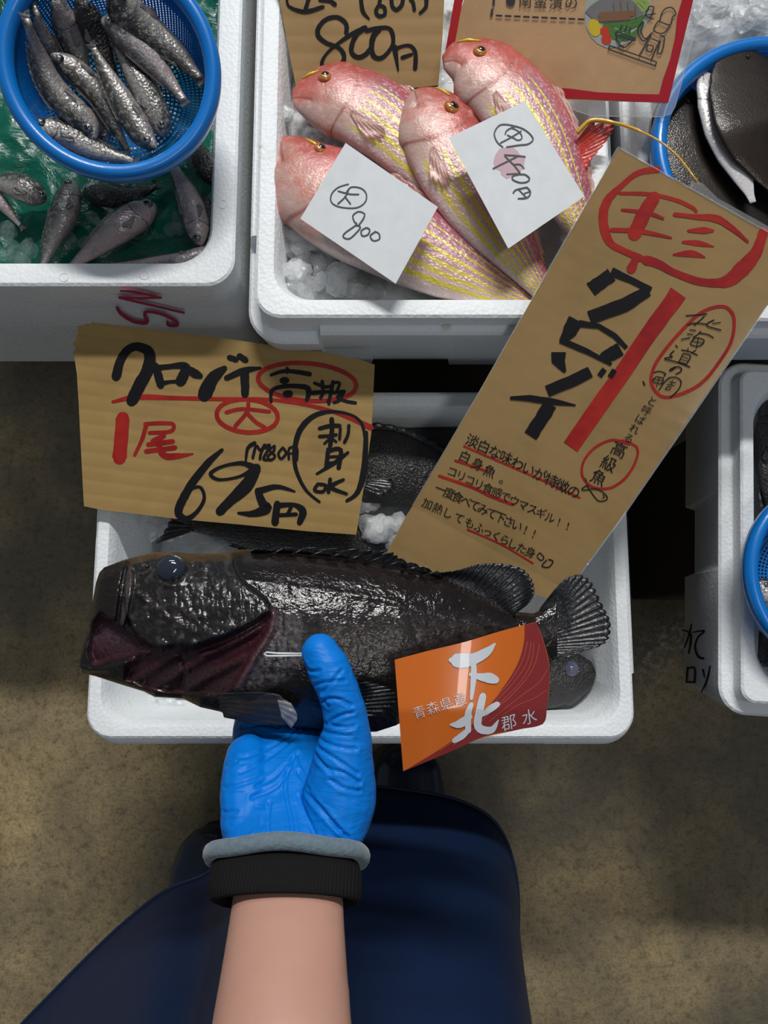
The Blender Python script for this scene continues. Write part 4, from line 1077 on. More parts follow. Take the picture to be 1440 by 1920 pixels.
# ---- flatfish in the right basket, ice and clear bags behind
FL = [(0, .10), (.03, .32), (.10, .60), (.25, .90), (.45, 1.0), (.65, .85), (.82, .52), (.94, .22), (1, .16)]
kw = dict(prof=FL, flat=0.10, eye=(0.09, 0.25, 0.07), eye_mats=('flounder_skin', 'eye_black'), tail_mat='fin_dark', gill=True, ns=48, nk=36, pect=False)
fish('flatfish', 'large dark brown flatfish lying at the bottom of the right basket', 'fish', 'brown flatfish in the basket', [(1268, 160), (1290, 230), (1340, 320), (1420, 420), (1500, 500)], 190, 0.628, 'flounder_skin', 1, tail=0.12, **kw)
fish('flatfish', 'brown flatfish lying uppermost in the basket, snout to the top edge', 'fish', 'brown flatfish in the basket', [(1385, 84), (1400, 150), (1425, 230), (1450, 300), (1475, 380)], 170, 0.655, 'flounder_skin', 1, tail=0.12, zs=[(0, .650), (.5, .658), (1, .645)], **kw)
fish('flatfish', 'folded flatfish showing its white underside between the two brown ones', 'fish', 'brown flatfish in the basket', [(1316, 132), (1335, 180), (1362, 260), (1392, 330), (1412, 380)], 74, 0.646, 'flounder_belly', 1, tail=0.0, prof=FL, flat=0.25, eye=None, fins=False, gill=False)
sheet('ice_bed', mx1 + 0.06, mx1 + 0.36, 0.274 + 0.046, 0.86, 0.585, 0.014, 26, 'slush', 70, 'slushy ice bed around the basket of flatfish', 'ice', 'stuff')
ice('ice lumps in the top right corner behind the flatfish basket', [(1340, 20, 0.62, 40, 26), (1420, 5, 0.62, 40, 22)], 0.008, 0.018, 8)

# ---- inside the lower box
sheet('ice_bed', bx0 + 0.045, bx1 - 0.045, by0 + 0.045, by1 - 0.05, 0.385, 0.006, 22, 'slush', 90, 'thin layer of icy slush on the floor of the lower box', 'ice', 'stuff')
ice('clear lumps of ice between the black fish and beside the near wall', [(290, 1322, 0.41, 26, 8), (330, 1330, 0.41, 14, 3), (705, 990, 0.462, 20, 16), (740, 1000, 0.455, 25, 10), (690, 945, 0.452, 22, 9), (310, 985, 0.43, 30, 12)], 0.008, 0.016, 11)
fd = dict(prof=ROCK, flat=0.6, eye_mats=('eye_cloud', 'eye_black'), tail_mat='fin_dark', ns=52, nk=36, tspread=1.2)
gk = 'black fish inside the lower box'
fish('black_fish', 'black fish in the lower box seen between the two cardboard signs', 'fish', gk, [(560, 900), (640, 880), (740, 880), (850, 915), (930, 950)], 150, 0.448, 'dark_skin', 1, eye=(0.1, .5, .16), **fd)
fish('black_fish', 'black fish in the lower box lying below the left sign, dark fins spread', 'fish', gk, [(760, 1030), (660, 1020), (540, 1010), (440, 1000), (365, 985)], 100, 0.442, 'dark_skin', 1, eye=(0.1, .5, .16), **fd)
fish('black_fish', 'black fish in the lower box whose cloudy-eyed head shows under the tail', 'fish', gk, [(1112, 1252), (1080, 1262), (1020, 1270), (900, 1262), (780, 1240)], 118, 0.435, 'dark_skin', -1, eye=(0.14, .28, .26), **{**fd, 'eye_mats': ('eye_cloud', 'eye_cloud')})
fish('black_fish', 'black fish at the far side of the lower box in the shade', 'fish', gk, [(1000, 840), (900, 822), (800, 818), (700, 822), (620, 830)], 80, 0.425, 'dark_skin', 1, eye=(0.1, .5, .16), **fd)

# ---- inside the katakana box
bag = sheet('black_bag', ex0 + 0.050, ex0 + 0.53, P(1400, 1338, 0.48).y + 0.052, 0.25, 0.445, 0.014, 13, 'black_bag', 110, 'crumpled glossy black plastic bag lining the box with katakana', 'plastic bag', edge=0.02)
bag.location = turn(bag.location); bag.rotation_euler = (0, 0, EYAW)
fish('dark_fish', 'dark fish lying in the katakana box beside the basket', 'fish', None, [(1432, 780), (1445, 850), (1452, 930), (1450, 1010)], 60, 0.47, 'dark_skin', 1, eye=(0.1, .5, .16), **fd)
fish('silvery_dark_fish', 'bluish dark fish inside the basket of the katakana box', 'fish', None, [(1415, 1090), (1450, 1120), (1500, 1160), (1550, 1200)], 60, 0.50, 'silver_skin', 1, eye=(0.1, .3, .2), **fd)

# ------------------------------------------------------------------ the fish held in the hand
TOP = [(149, 1243), (152, 1222), (158, 1200), (166, 1178), (170, 1150), (174, 1125), (180, 1092), (186, 1074), (195, 1064), (228, 1051), (260, 1042), (290, 1035), (320, 1035), (358, 1038), (411, 1037), (456, 1030), (550, 1031), (620, 1038), (700, 1046), (755, 1058), (827, 1076), (880, 1102), (930, 1128), (960, 1146), (1000, 1150), (1022, 1140), (1045, 1125)]
BOT = [(149, 1252), (153, 1262), (179, 1268), (228, 1284), (270, 1297), (290, 1307), (342, 1310), (375, 1326), (411, 1334), (450, 1348), (489, 1357), (560, 1368), (620, 1374), (706, 1372), (743, 1360), (800, 1325), (860, 1285), (930, 1250), (1000, 1236), (1030, 1236), (1045, 1238)]
THK = [(149, .004), (165, .009), (180, .014), (230, .024), (320, .036), (450, .044), (600, .042), (750, .034), (880, .020), (980, .011), (1045, .006)]
PLATE = [(238, 1050), (232, 1100), (236, 1150), (247, 1178), (262, 1197), (285, 1210), (303, 1215), (330, 1210), (362, 1212), (400, 1200), (440, 1184), (475, 1168), (509, 1144), (498, 1124), (480, 1110), (452, 1088), (438, 1062), (436, 1030), (300, 1020)]
UPLIP = [(164, 1165), (172, 1090), (195, 1055), (240, 1040), (238, 1060), (229, 1095), (222, 1140), (220, 1168), (205, 1160), (190, 1150), (172, 1172)]
MAXIL = [(240, 1060), (250, 1075), (248, 1110), (240, 1150), (232, 1178), (222, 1170), (226, 1130), (232, 1095)]
GILL = [(262, 1200), (303, 1219), (362, 1216), (440, 1188), (509, 1148), (514, 1165), (498, 1200), (470, 1240), (446, 1285), (415, 1306), (340, 1304), (280, 1296), (232, 1276), (236, 1240), (262, 1222)]
MOUTH = [(171, 1176), (190, 1156), (206, 1164), (222, 1174), (244, 1186), (262, 1200), (270, 1216), (252, 1232), (215, 1240), (186, 1250), (170, 1250), (162, 1225), (165, 1200)]
GIRD = [(514, 1150), (560, 1150), (575, 1190), (570, 1240), (540, 1270), (480, 1296), (440, 1298), (450, 1285), (474, 1242), (500, 1200)]
EYE = (322, 1067, 27)


def sdist(px, py, pl):
    """signed distance to a polygon, positive inside; px, py are arrays"""
    d = np.full(px.shape, 1e9); ins = np.zeros(px.shape, bool); n = len(pl)
    for i in range(n):
        ax, ay = pl[i]; bx, by = pl[(i + 1) % n]
        ex, ey = bx - ax, by - ay; wx, wy = px - ax, py - ay
        tt_ = np.clip((wx * ex + wy * ey) / (ex * ex + ey * ey), 0, 1)
        d = np.minimum(d, np.hypot(wx - ex * tt_, wy - ey * tt_))
        c_ = ((ay > py) != (by > py)) & (px < (bx - ax) * (py - ay) / ((by - ay) or 1e-9) + ax)
        ins ^= c_
    return np.where(ins, d, -d)


def ldist(px, py, pl):
    d = np.full(px.shape, 1e9)
    for (ax, ay), (bx, by) in zip(pl, pl[1:]):
        ex, ey = bx - ax, by - ay; wx, wy = px - ax, py - ay
        tt_ = np.clip((wx * ex + wy * ey) / (ex * ex + ey * ey), 0, 1)
        d = np.minimum(d, np.hypot(wx - ex * tt_, wy - ey * tt_))
    return d


def nst(a, b, x):
    t_ = np.clip((x - a) / (b - a), 0, 1); return t_ * t_ * (3 - 2 * t_)


ZF = 0.735
xs = np.concatenate([149 + 60 * (np.linspace(0, 1, 60) ** 1.6), np.linspace(209, 560, 170)[1:], np.linspace(560, 1045, 160)[1:]])
NT_ = 120
tv = np.sin(np.linspace(-pi / 2, pi / 2, NT_ + 1))
tp = np.interp(xs, *zip(*TOP)); bt = np.interp(xs, *zip(*BOT)); tk = np.interp(xs, *zip(*THK))
PX = np.repeat(xs[:, None], NT_ + 1, 1)
PY = (tp + bt)[:, None] / 2 - tv[None, :] * ((bt - tp)[:, None] / 2)
TT = np.repeat(tv[None, :], len(xs), 0)
dome = tk[:, None] * np.clip(1 - np.abs(TT) ** 2.3, 0, 1) ** 0.55
edge = np.clip((1 - np.abs(TT)) * 9, 0, 1)
sp = sdist(PX, PY, PLATE); su = sdist(PX, PY, UPLIP); sm = sdist(PX, PY, MAXIL); sg = sdist(PX, PY, GILL); smo = sdist(PX, PY, MOUTH); sgi = sdist(PX, PY, GIRD)
hz = dome.copy()
hz += 0.0068 * nst(-3, 4, sp) * edge
hz += 0.0055 * nst(-3, 6, su) * edge + 0.0060 * nst(-3, 4, sm) * edge
hz -= 0.0060 * nst(-2, 9, sg) * edge
hz -= 0.0110 * nst(-2, 12, smo) * np.clip(edge + 0.2, 0, 1)
fold = np.sin((PX * 0.55 + PY * 0.95) * 0.16 + 0.8 * np.sin(PX * 0.02))
hz += 0.0016 * fold * nst(0, 10, sg)
for pl, dep, wd_ in (([(237, 1056), (231, 1095), (225, 1135), (221, 1165)], -.004, 4), ([(512, 1150), (506, 1180), (480, 1225), (460, 1262), (444, 1290)], .0045, 9), ([(270, 1222), (330, 1232), (400, 1222), (455, 1196), (500, 1165)], .0028, 7),
                     ([(150, 1250), (170, 1256), (200, 1254), (250, 1240)], .004, 6), ([(340, 1232), (345, 1262), (338, 1292)], -.0022, 4), ([(245, 1064), (285, 1044), (350, 1046), (385, 1062)], .0022, 7), ([(355, 1095), (330, 1103), (290, 1092)], .0014, 5),
                     ([(255, 1110), (300, 1150), (360, 1185), (420, 1190)], .0016, 6), ([(380, 1190), (440, 1150), (470, 1120)], -.0012, 4), ([(300, 1180), (350, 1160), (420, 1165), (470, 1150)], -.0010, 4), ([(395, 1065), (440, 1085), (520, 1095), (700, 1120), (850, 1155), (1000, 1190)], .0007, 5),
                     ([(470, 1040), (560, 1048), (700, 1066), (820, 1090)], -.0012, 6)):
    hz += dep * np.exp(-(ldist(PX, PY, pl) / wd_) ** 2) * edge
re = np.hypot(PX - EYE[0], PY - EYE[1])
hz += 0.0022 * np.exp(-((re - 30) / 5.0) ** 2) * edge - 0.0040 * nst(26, 16, re) * edge
rnd = np.random.RandomState(4)
def vnoise(sc, seed):
    out = np.zeros(PX.shape)
    for i in range(PX.shape[0]):
        for j in range(PX.shape[1]):
            out[i, j] = mnoise.noise(Vector((PX[i, j] * sc, PY[i, j] * sc, seed)))
    return out
nA = vnoise(0.055, 1.0); nB = vnoise(0.14, 5.0)
hz += (0.0009 * nA + 0.0006 * nB) * edge * (0.5 + 1.3 * nst(-4, 8, sp) * nst(1080, 1150, PY))
hz += 0.0009 * np.abs(vnoise(0.09, 11.0)) * edge * nst(-2, 6, np.maximum(sp, su))
# colour of the skin itself
col = np.zeros(PX.shape + (3,)); col[:] = (0.020, 0.018, 0.018)
def tint(mask, c):
    global col
    col = col * (1 - mask[..., None]) + np.array(c) * mask[..., None]
back_ = nst(0.35, 0.75, TT) * nst(430, 520, PX); tint(back_ * 0.75, (0.032, 0.017, 0.013))
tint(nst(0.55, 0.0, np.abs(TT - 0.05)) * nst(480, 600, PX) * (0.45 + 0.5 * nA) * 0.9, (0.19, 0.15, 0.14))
tint(nst(0, 10, sp) * 0.6, (0.055, 0.050, 0.052)); tint(nst(0, 10, sp) * np.clip(nA * 1.6 + nB, 0, 1) * 0.7, (0.16, 0.15, 0.15))
tint(nst(0, 8, su) * (0.6 + 0.4 * nA), (0.045, 0.026, 0.020)); tint(nst(0, 5, sm) * 0.8, (0.20, 0.15, 0.155))
tint(nst(-2, 6, sg), (0.085, 0.017, 0.026)); tint(nst(0, 8, sg) * nst(0.1, 0.9, fold) * 0.6, (0.17, 0.055, 0.07)); tint(nst(0, 8, sg) * nst(250, 330, PX) * nst(1235, 1265, PY) * 0.35 , (0.12, 0.085, 0.085))
tint(nst(-2, 8, smo) * 0.95, (0.13, 0.045, 0.065)); tint(nst(0, 10, smo) * nst(1230, 1190, PY) * 0.6, (0.26, 0.14, 0.19))
tint(nst(-12, 14, sgi) * (0.45 + 0.8 * nB) * 0.9, (0.42, 0.38, 0.40)); tint(np.exp(-(ldist(PX, PY, [(512, 1152), (506, 1185), (478, 1230), (450, 1285)]) / 9) ** 2) * 0.8, (0.34, 0.18, 0.22))
tint(np.exp(-(ldist(PX, PY, [(505, 1150), (500, 1180), (470, 1225), (435, 1285)]) / 6) ** 2) * 0.7, (0.13, 0.012, 0.018))
tint(np.clip(nB * 2.2 - 0.9, 0, 1) * nst(0, 6, sp) * nst(330, 250, np.abs(PX - 270) + 180), (0.50, 0.20, 0.09))
col = np.clip(col * 0.42, 0.002, 1)
ZS = ZF + hz
n0, n1c = PX.shape
verts = []; cols = []
topv = []
for i in range(n0):
    for j in range(n1c):
        p = P(PX[i, j], PY[i, j], ZS[i, j]); topv.append(p); cols.append(tuple(col[i, j]))
verts += topv
low = []
for i in range(n0):
    for j in range(1, n1c - 1):
        p = topv[i * n1c + j].copy(); c_ = P(PX[i, j], PY[i, j], ZF)
        p = Vector((c_.x, c_.y, ZF - dome[i, j] * 0.95)); low.append(p); cols.append((0.016, 0.015, 0.016))
base_n = len(verts); verts += low
def lowi(i, j): return i * n1c + j if j in (0, n1c - 1) else base_n + i * (n1c - 2) + (j - 1)
faces = []
for i in range(n0 - 1):
    for j in range(n1c - 1):
        faces.append((i * n1c + j, (i + 1) * n1c + j, (i + 1) * n1c + j + 1, i * n1c + j + 1)[::-1])
        faces.append((lowi(i, j), lowi(i + 1, j), lowi(i + 1, j + 1), lowi(i, j + 1)))
for i in (0, n0 - 1):
    faces.append(tuple([i * n1c + j for j in range(n1c)] + [lowi(i, j) for j in range(n1c - 2, 0, -1)]))
t = NT('rockfish_skin'); cc_ = t.attr('skin'); n1 = t.noise(380, 5, 0.75); n2 = t.noise(60, 5, 0.7)
wv = t.vscale((0.75, 1.0, 1.0)); v = t.voro(560, wv)
c = t.mix(t.ramp(n1, [(0.36, 0.75), (0.55, 0.0)]), cc_, (0.006, 0.006, 0.007)); c = t.mix(t.ramp(n2, [(0.5, 0.0), (0.8, 0.30)]), c, t.mix(0.35, cc_, (0.07, 0.055, 0.05)))
t.set(color=c, rough=0.42, coat=0.9, coat_rough=0.03, spec=0.03)
n5 = t.noise(900, 3, 0.8); b = t.bump(v, 1.0, 0.0022); b = t.bump(n5, 1.0, 0.0016, b); b = t.bump(n1, 0.8, 0.0018, b); t.bump(n2, 0.8, 0.006, b)
k1 = t.bump(v, 0.7, 0.00026); k1 = t.bump(n1, 0.6, 0.00016, k1); k1 = t.bump(n2, 0.8, 0.0014, k1)
b = t.bump(v, 0.5, 0.0006); b = t.bump(n1, 0.5, 0.0006, b); t.l(b, t.b.inputs['Normal']); t.l(k1, t.b.inputs['Coat Normal']); M['rockfish_skin'] = t.m
hf = empty('held_black_fish', P(600, 1200, ZF - 0.045), 'large wet black fish with a gaping mouth, held up on the blue glove', 'fish')
mesh('body', verts, faces, M['rockfish_skin'], hf, attrs={'skin': cols})
t = NT('wet_fin'); n1 = t.noise(150, 5, 0.7); t.set(color=t.mix(n1, (0.003, 0.0035, 0.005), (0.014, 0.015, 0.018)), rough=0.2, spec=0.3, coat=0.7, coat_rough=0.05); t.bump(n1, 0.6, 0.0015); M['wet_fin'] = t.m


def pf(pts, z=ZF): return [P(p[0], p[1], z if len(p) < 3 else p[2]) for p in pts]


fin('tail_fin', pf([(1010, 1146), (1022, 1170), (1026, 1205), (1020, 1236)]), pf([(1018, 1133), (1040, 1105), (1060, 1085), (1086, 1077), (1107, 1088), (1120, 1112), (1133, 1140), (1144, 1164), (1143, 1192), (1130, 1209), (1093, 1222), (1060, 1234), (1032, 1240)], ZF + 0.006), 'wet_fin', hf, 24, 0.05, 0.0012, 0.0010, 14)
fin('soft_dorsal_fin', pf([(815, 1082), (860, 1102), (905, 1128), (940, 1150), (958, 1162)], ZF + 0.005), pf([(822, 1074), (860, 1068), (895, 1058), (936, 1056), (978, 1065), (998, 1088), (1002, 1112), (990, 1133), (966, 1150)], ZF + 0.012), 'wet_fin', hf, 22, 0.05, 0.0012, 0.0010, 14)
fin('spiny_dorsal_fin', pf([(470, 1042), (600, 1048), (720, 1066), (830, 1090)], ZF + 0.006), pf([(470, 1030), (560, 1026), (640, 1028), (700, 1031), (737, 1035), (752, 1046), (790, 1060), (830, 1075)], ZF + 0.016), 'wet_fin', hf, 13, 0.30, 0.0012, 0.0014, 8)
for k in range(9):
    x = 500 + k * 36
    mb = MB(); a = P(x, interp(TOP, x) + 14, ZF + 0.014); b = P(x + 34, interp(TOP, x + 34) - 4, ZF + 0.018); mb.tube([a, a.lerp(b, .5) + Vector((0, 0, .001)), b], [0.0009, 0.0007, 0.0003], 6); mb.build('spine', M['wet_fin'], hf)
t = NT('fleshy_fin'); n1 = t.noise(150, 5, 0.7); t.set(color=t.mix(n1, (0.014, 0.012, 0.012), (0.060, 0.052, 0.050)), rough=0.5, spec=0.2, coat=0.25); t.bump(n1, 0.6, 0.0015); M['fleshy_fin'] = t.m
fin('pectoral_fin', pf([(405, 1300, .764), (420, 1345, .752)]), pf([(470, 1298, .776), (520, 1302, .778), (548, 1325, .776), (556, 1350, .770), (530, 1360, .762), (470, 1356, .752)]), 'fleshy_fin', hf, 7, 0.05, 0.003, 0.0007, 12)
fin('clear_fin_tip', pf([(520, 1312, .7795), (528, 1345, .772)]), pf([(546, 1318, .778), (558, 1345, .774), (546, 1366, .766)]), 'clear_film', hf, 4, 0.05, 0.001, 0.001, 6)
fin('far_pectoral_fin', pf([(640, 1285, .779), (640, 1345, .765)]), pf([(690, 1278, .781), (738, 1292, .776), (748, 1318, .768), (700, 1345, .762)]), 'wet_fin', hf, 10, 0.15, 0.001, 0.0014, 10)
mb = MB(); ec = P(EYE[0], EYE[1], ZF + 0.0335); mb.ellipsoid(ec, (0.0107, 0.0100, 0.0072), 32, 20); eo = mb.build('eye', M['eye_blue'], hf)
mb = MB(); mb.ellipsoid(P(EYE[0] + 2, EYE[1] + 3, ZF + 0.0378), (0.0046, 0.0044, 0.0022), 24, 12); mb.build('pupil', M['eye_black'], eo)
mb = MB(); mb.tube([ec + Vector((0.0096 * cos(a), 0.0094 * sin(a), 0.0015)) for a in np.linspace(0, 2 * pi, 33)], 0.0009, 8); mb.build('eye_rim', M['eye_black'], eo)
# nostril and bony spines on the snout
mb = MB(); mb.ellipsoid(P(276, 1062, ZF + 0.034), (0.0020, 0.0015, 0.0018), 10, 6); mb.ellipsoid(P(264, 1068, ZF + 0.032), (0.0016, 0.0012, 0.0016), 10, 6); tag(mb.build('nostrils', M['eye_black'], hf), kind='stuff')

# clear plastic pin of the tag
pn = empty('plastic_tag_pin', P(525, 1227, 0.787), 'thin clear plastic pin pushed into the fish beside the gloved thumb', 'pin')
mb = MB(); mb.tube(pf([(584, 1226, .7880), (520, 1225, .7888), (500, 1223, .7885), (495, 1226, .788), (500, 1230, .7885), (520, 1230, .7885), (584, 1229, .7880)]), 0.0007, 6); mb.build('loop', M['clear_film'], pn)
t = m_plain('pin_plastic', (0.75, 0.76, 0.78), 0.1, coat=1.0); pn.children[0].data.materials[0] = M['pin_plastic']

# ---- orange origin tag
tagz = lambda x, y: 0.7935 - 0.020 * max(0.0, (x - 900) / 130.0) ** 2 + 0.004 * sin((x - 740) / 60) - 0.012 * max(0.0, (y - 1330) / 110.0)
surfT = Curl(tagz)
t = NT('tag_orange'); t.set(color=(0.60, 0.135, 0.012), rough=0.28, coat=0.7); M['tag_orange'] = t.m
t = NT('tag_maroon'); t.set(color=(0.235, 0.022, 0.022), rough=0.26, coat=0.7); M['tag_maroon'] = t.m
m_plain('tag_line', (0.50, 0.10, 0.07), 0.3, coat=0.7)
m_plain('tag_white', (0.62, 0.66, 0.72), 0.35, coat=0.5); m_plain('tag_text', (0.72, 0.56, 0.52), 0.4)
tg = empty('origin_tag', P(880, 1320, 0.775), 'orange and maroon plastic tag with white brushed characters, hanging on the fish', 'tag')
tl = catmull([(740, 1237), (800, 1221), (870, 1204), (940, 1183), (1005, 1166)], 6); br_ = catmull([(756, 1446), (790, 1429), (840, 1411), (900, 1385), (960, 1371), (1018, 1358)], 6)
rt = catmull([(1005, 1166), (1018, 1198), (1029, 1240), (1030, 1290), (1026, 1320), (1018, 1358)], 6)
def tagpt(u, w_):
    def a_(L, u):
        x = u * (len(L) - 1); i = min(int(x), len(L) - 2); return L[i] + (L[i + 1] - L[i]) * (x - i)
    p = a_(tl, u) * (1 - w_) + a_(br_, u) * w_
    lin = tl[-1] * (1 - w_) + br_[-1] * w_
    lf = (np.array((740, 1237)) * (1 - w_) + np.array((756, 1446)) * w_)
    return p + (a_(rt, w_) - lin) * u ** 3
v = []; n = 30
for th in (0, -0.0004):
    for j in range(n + 1):
        for i in range(n + 1):
            x, y = tagpt(i / n, j / n); v.append(surfT.pt(x, y, th))
m_ = n + 1; f = [(j * m_ + i, j * m_ + i + 1, (j + 1) * m_ + i + 1, (j + 1) * m_ + i) for j in range(n) for i in range(n)]
f += [tuple(k + m_ * m_ for k in reversed(t_)) for t_ in f]
mesh('sheet', v, f, M['tag_orange'], tg)
T6 = (720, 1150, 0.25)
arc = catmull([(1055, 88), (1052, 200), (1022, 330), (965, 450), (880, 575), (790, 690), (640, 850), (500, 965), (330, 1075), (148, 1184)], 6)
out_ = catmull([(1142, 66), (1205, 240), (1238, 400), (1238, 560), (1222, 690), (1192, 828), (1000, 872), (760, 918), (480, 1045), (148, 1184)], 6)
pg = []; K = 10
for i in range(len(arc) - 1):
    for k in range(K):
        a0, a1 = arc[i] + (out_[i] - arc[i]) * k / K, arc[i] + (out_[i] - arc[i]) * (k + 1) / K
        b0_, b1_ = arc[i + 1] + (out_[i + 1] - arc[i + 1]) * k / K, arc[i + 1] + (out_[i + 1] - arc[i + 1]) * (k + 1) / K
        pg.append(poly([tuple(a0), tuple(a1), tuple(b1_), tuple(b0_)], T6))
v = [surfT.pt(x, y, 0.0003) for q_ in pg for x, y in q_]
mesh('maroon_print', v, [tuple(range(4 * i, 4 * i + 4)) for i in range(len(pg))], M['tag_maroon'], tg)
ln = strokes([([(1075, 210), (1040, 350), (960, 490), (860, 610), (700, 790), (560, 930), (420, 1030)], 5), ([(1105, 215), (1070, 370), (980, 510), (860, 640), (720, 780)], 5), ([(1125, 220), (1100, 380), (1010, 530), (860, 680), (690, 850), (520, 990)], 5),
              ([(1165, 230), (1130, 380), (1060, 500), (940, 630), (850, 700)], 5), ([(1225, 420), (1160, 520), (1040, 610), (900, 720), (790, 810)], 5), ([(1222, 575), (1120, 640), (1000, 690), (880, 770)], 5)], T6)
ink('thin_lines', ln, surfT, 'tag_line', tg, 0.00055)
wk = strokes([([(503, 350), (535, 352), (600, 352), (680, 338), (770, 290), (832, 228)], [40, 100, 108, 84, 66, 14]), ([(672, 370), (672, 480), (655, 640)], [38, 44, 24]), ([(648, 458), (720, 475), (790, 485), (835, 498)], [28, 52, 78, 62]),
              ([(655, 682), (630, 760), (632, 880)], [34, 50, 44]), ([(503, 835), (570, 828), (640, 775)], [20, 64, 50]), ([(528, 955), (590, 915), (640, 865)], [40, 50, 30]),
              ([(742, 618), (720, 720), (702, 830), (735, 872), (810, 872), (858, 800)], [50, 58, 58, 62, 50, 8]), ([(850, 682), (800, 715), (740, 762)], [44, 50, 28])], T6, rough=0.03)
text(wk, '郡水', 720 + 935 * .25, 1150 + 818 * .25, 720 + 1090 * .25, 1150 + 775 * .25, 30, shear=0.15)
ink('white_characters', wk, surfT, 'tag_white', tg, 0.0008)
sk = []; text(sk, '青森県産', 720 + 265 * .25, 1150 + 740 * .25, 720 + 568 * .25, 1150 + 645 * .25, 25)
ink('small_characters', sk, surfT, 'tag_text', tg, 0.0008)

# ------------------------------------------------------------------ the person: gloved hand, cuff, forearm, apron, boots
def blob(name, mb, voxel, smooth, mat, parent, disp=None, factor=0.5, sub=0):
    """one continuous skin grown over overlapping limbs"""
    o = mb.build(name, mat, parent)
    r = o.modifiers.new('skin', 'REMESH'); r.mode = 'VOXEL'; r.voxel_size = voxel; r.use_smooth_shade = True
    sm_ = o.modifiers.new('smooth', 'SMOOTH'); sm_.iterations = smooth; sm_.factor = factor
    bpy.context.view_layer.update()
    ev = o.evaluated_get(bpy.context.evaluated_depsgraph_get())
    me = bpy.data.meshes.new_from_object(ev)
    o.modifiers.clear(); o.data = me
    if not me.materials: me.materials.append(mat)
    if disp:
        off = Vector(parent.location)
        for vv in me.vertices: vv.co = vv.co + vv.normal * disp(vv.co + off)
    me.polygons.foreach_set('use_smooth', [True] * len(me.polygons))
    return o


def limb(mb, pts, rs, n=14, per=6):
    """tapered round limb through joints with rounded ends"""
    q_ = [tuple(p) + (r,) for p, r in zip(pts, rs)]; c_ = catmull(q_, per)
    mb.tube([Vector(p[:3]) for p in c_], [max(p[3], 0.001) for p in c_], n)
    for e in (c_[0], c_[-1]): mb.ellipsoid(e[:3], (e[3],) * 3, n, 8)


def rings_tube(mb, cs, n=32):
    """cs: centre, half width along x, half height, axis tilt"""
    R_ = []
    for (c_, a, b, tl_) in cs:
        U = Vector((0, sin(tl_), cos(tl_))); c_ = Vector(c_)
        R_.append([c_ + Vector((a * cos(2 * pi * k / n), 0, 0)) + U * (b * sin(2 * pi * k / n)) for k in range(n)])
    mb.loft(R_, True, True)


person = empty('person', (-0.08, -0.42, 0.0), 'person in a navy apron and blue glove, holding up the large black fish', 'person')
t = NT('glove_blue')
mp = t.n('ShaderNodeMapping'); mp.inputs['Rotation'].default_value = (0, 0, radians(38)); mp.inputs['Scale'].default_value = (26, 95, 40); t.l(t.obj(), mp.inputs['Vector'])
w1 = t.noise(1.0, 3, 0.5, mp.outputs[0], dist=1.2)
mp2 = t.n('ShaderNodeMapping'); mp2.inputs['Rotation'].default_value = (0, 0, radians(-12)); mp2.inputs['Scale'].default_value = (35, 150, 60); t.l(t.obj(), mp2.inputs['Vector'])
w2 = t.noise(1.0, 2, 0.5, mp2.outputs[0], dist=0.8)
t.set(color=(0.0, 0.185, 0.68), rough=0.48, spec=0.25, sss=0.0)
b = t.bump(t.ramp(w1, [(0.40, 0.0), (0.60, 1.0)]), 0.18, 0.003); t.bump(w2, 0.12, 0.002, b); M['glove_blue'] = t.m
t = NT('skin'); n1 = t.noise(25, 5, 0.6); n2 = t.noise(200, 3)
t.set(color=t.mix(n1, (0.56, 0.315, 0.240), (0.48, 0.250, 0.190)), rough=0.5, sss=0.12, sss_r=(1.0, 0.35, 0.2), sss_s=0.006, spec=0.35); t.bump(n2, 0.12, 0.0006); M['skin'] = t.m
t = NT('knit'); wv = t.n('ShaderNodeTexWave'); wv.bands_direction = 'X'; wv.inputs['Scale'].default_value = 150; t.l(t.obj(), wv.inputs['Vector']); t.set(color=(0.010, 0.010, 0.010), rough=0.95, spec=0.15); t.bump(wv.outputs['Fac'], 0.5, 0.001); M['knit'] = t.m
t = NT('rib_band'); n1 = t.noise(300, 4); t.set(color=t.mix(n1, (0.085, 0.125, 0.155), (0.19, 0.255, 0.30)), rough=0.95, spec=0.1, sheen=0.4); t.bump(n1, 0.8, 0.0015); M['rib_band'] = t.m

TH = radians(30)
g = MB()
# palm and wrist
rings_tube(g, [(P(543, 1640, .808), .0395, .022, TH), (P(542, 1585, .793), .0420, .022, TH * .9), (P(546, 1540, .780), .0435, .021, TH * .8), (P(549, 1490, .766), .0445, .019, TH * .8), (P(551, 1440, .750), .0450, .017, TH * .9), (P(550, 1400, .732), .0455, .015, TH * 1.1), (P(548, 1370, .716), .0455, .014, TH * 1.3), (P(546, 1335, .694), .0440, .012, TH * 1.3)], 36)
limb(g, [P(466, 1560, .782), P(463, 1480, .766), P(466, 1420, .744)], [.018, .0185, .0165])      # heel of the hand, little finger side
limb(g, [P(622, 1585, .794), P(636, 1500, .786), P(644, 1420, .790), P(650, 1360, .794), P(636, 1300, .799), P(618, 1258, .801), P(600, 1223, .800)], [.018, .0245, .0200, .0155, .0138, .0142, .0126], 18)   # thumb
for k, (x0, x1, x2, x3, y3, r) in enumerate(((648, 640, 632, 622, 1195, .0100), (596, 592, 588, 582, 1165, .0104), (545, 545, 545, 545, 1178, .0100), (492, 498, 505, 510, 1215, .0088))):
    limb(g, [P(x0, 1400, .728), P(x1, 1340, .690), P(x2, 1262, .674), P(x3, y3, .675)], [r * 1.15, r * 1.05, r, r * .82], 12)


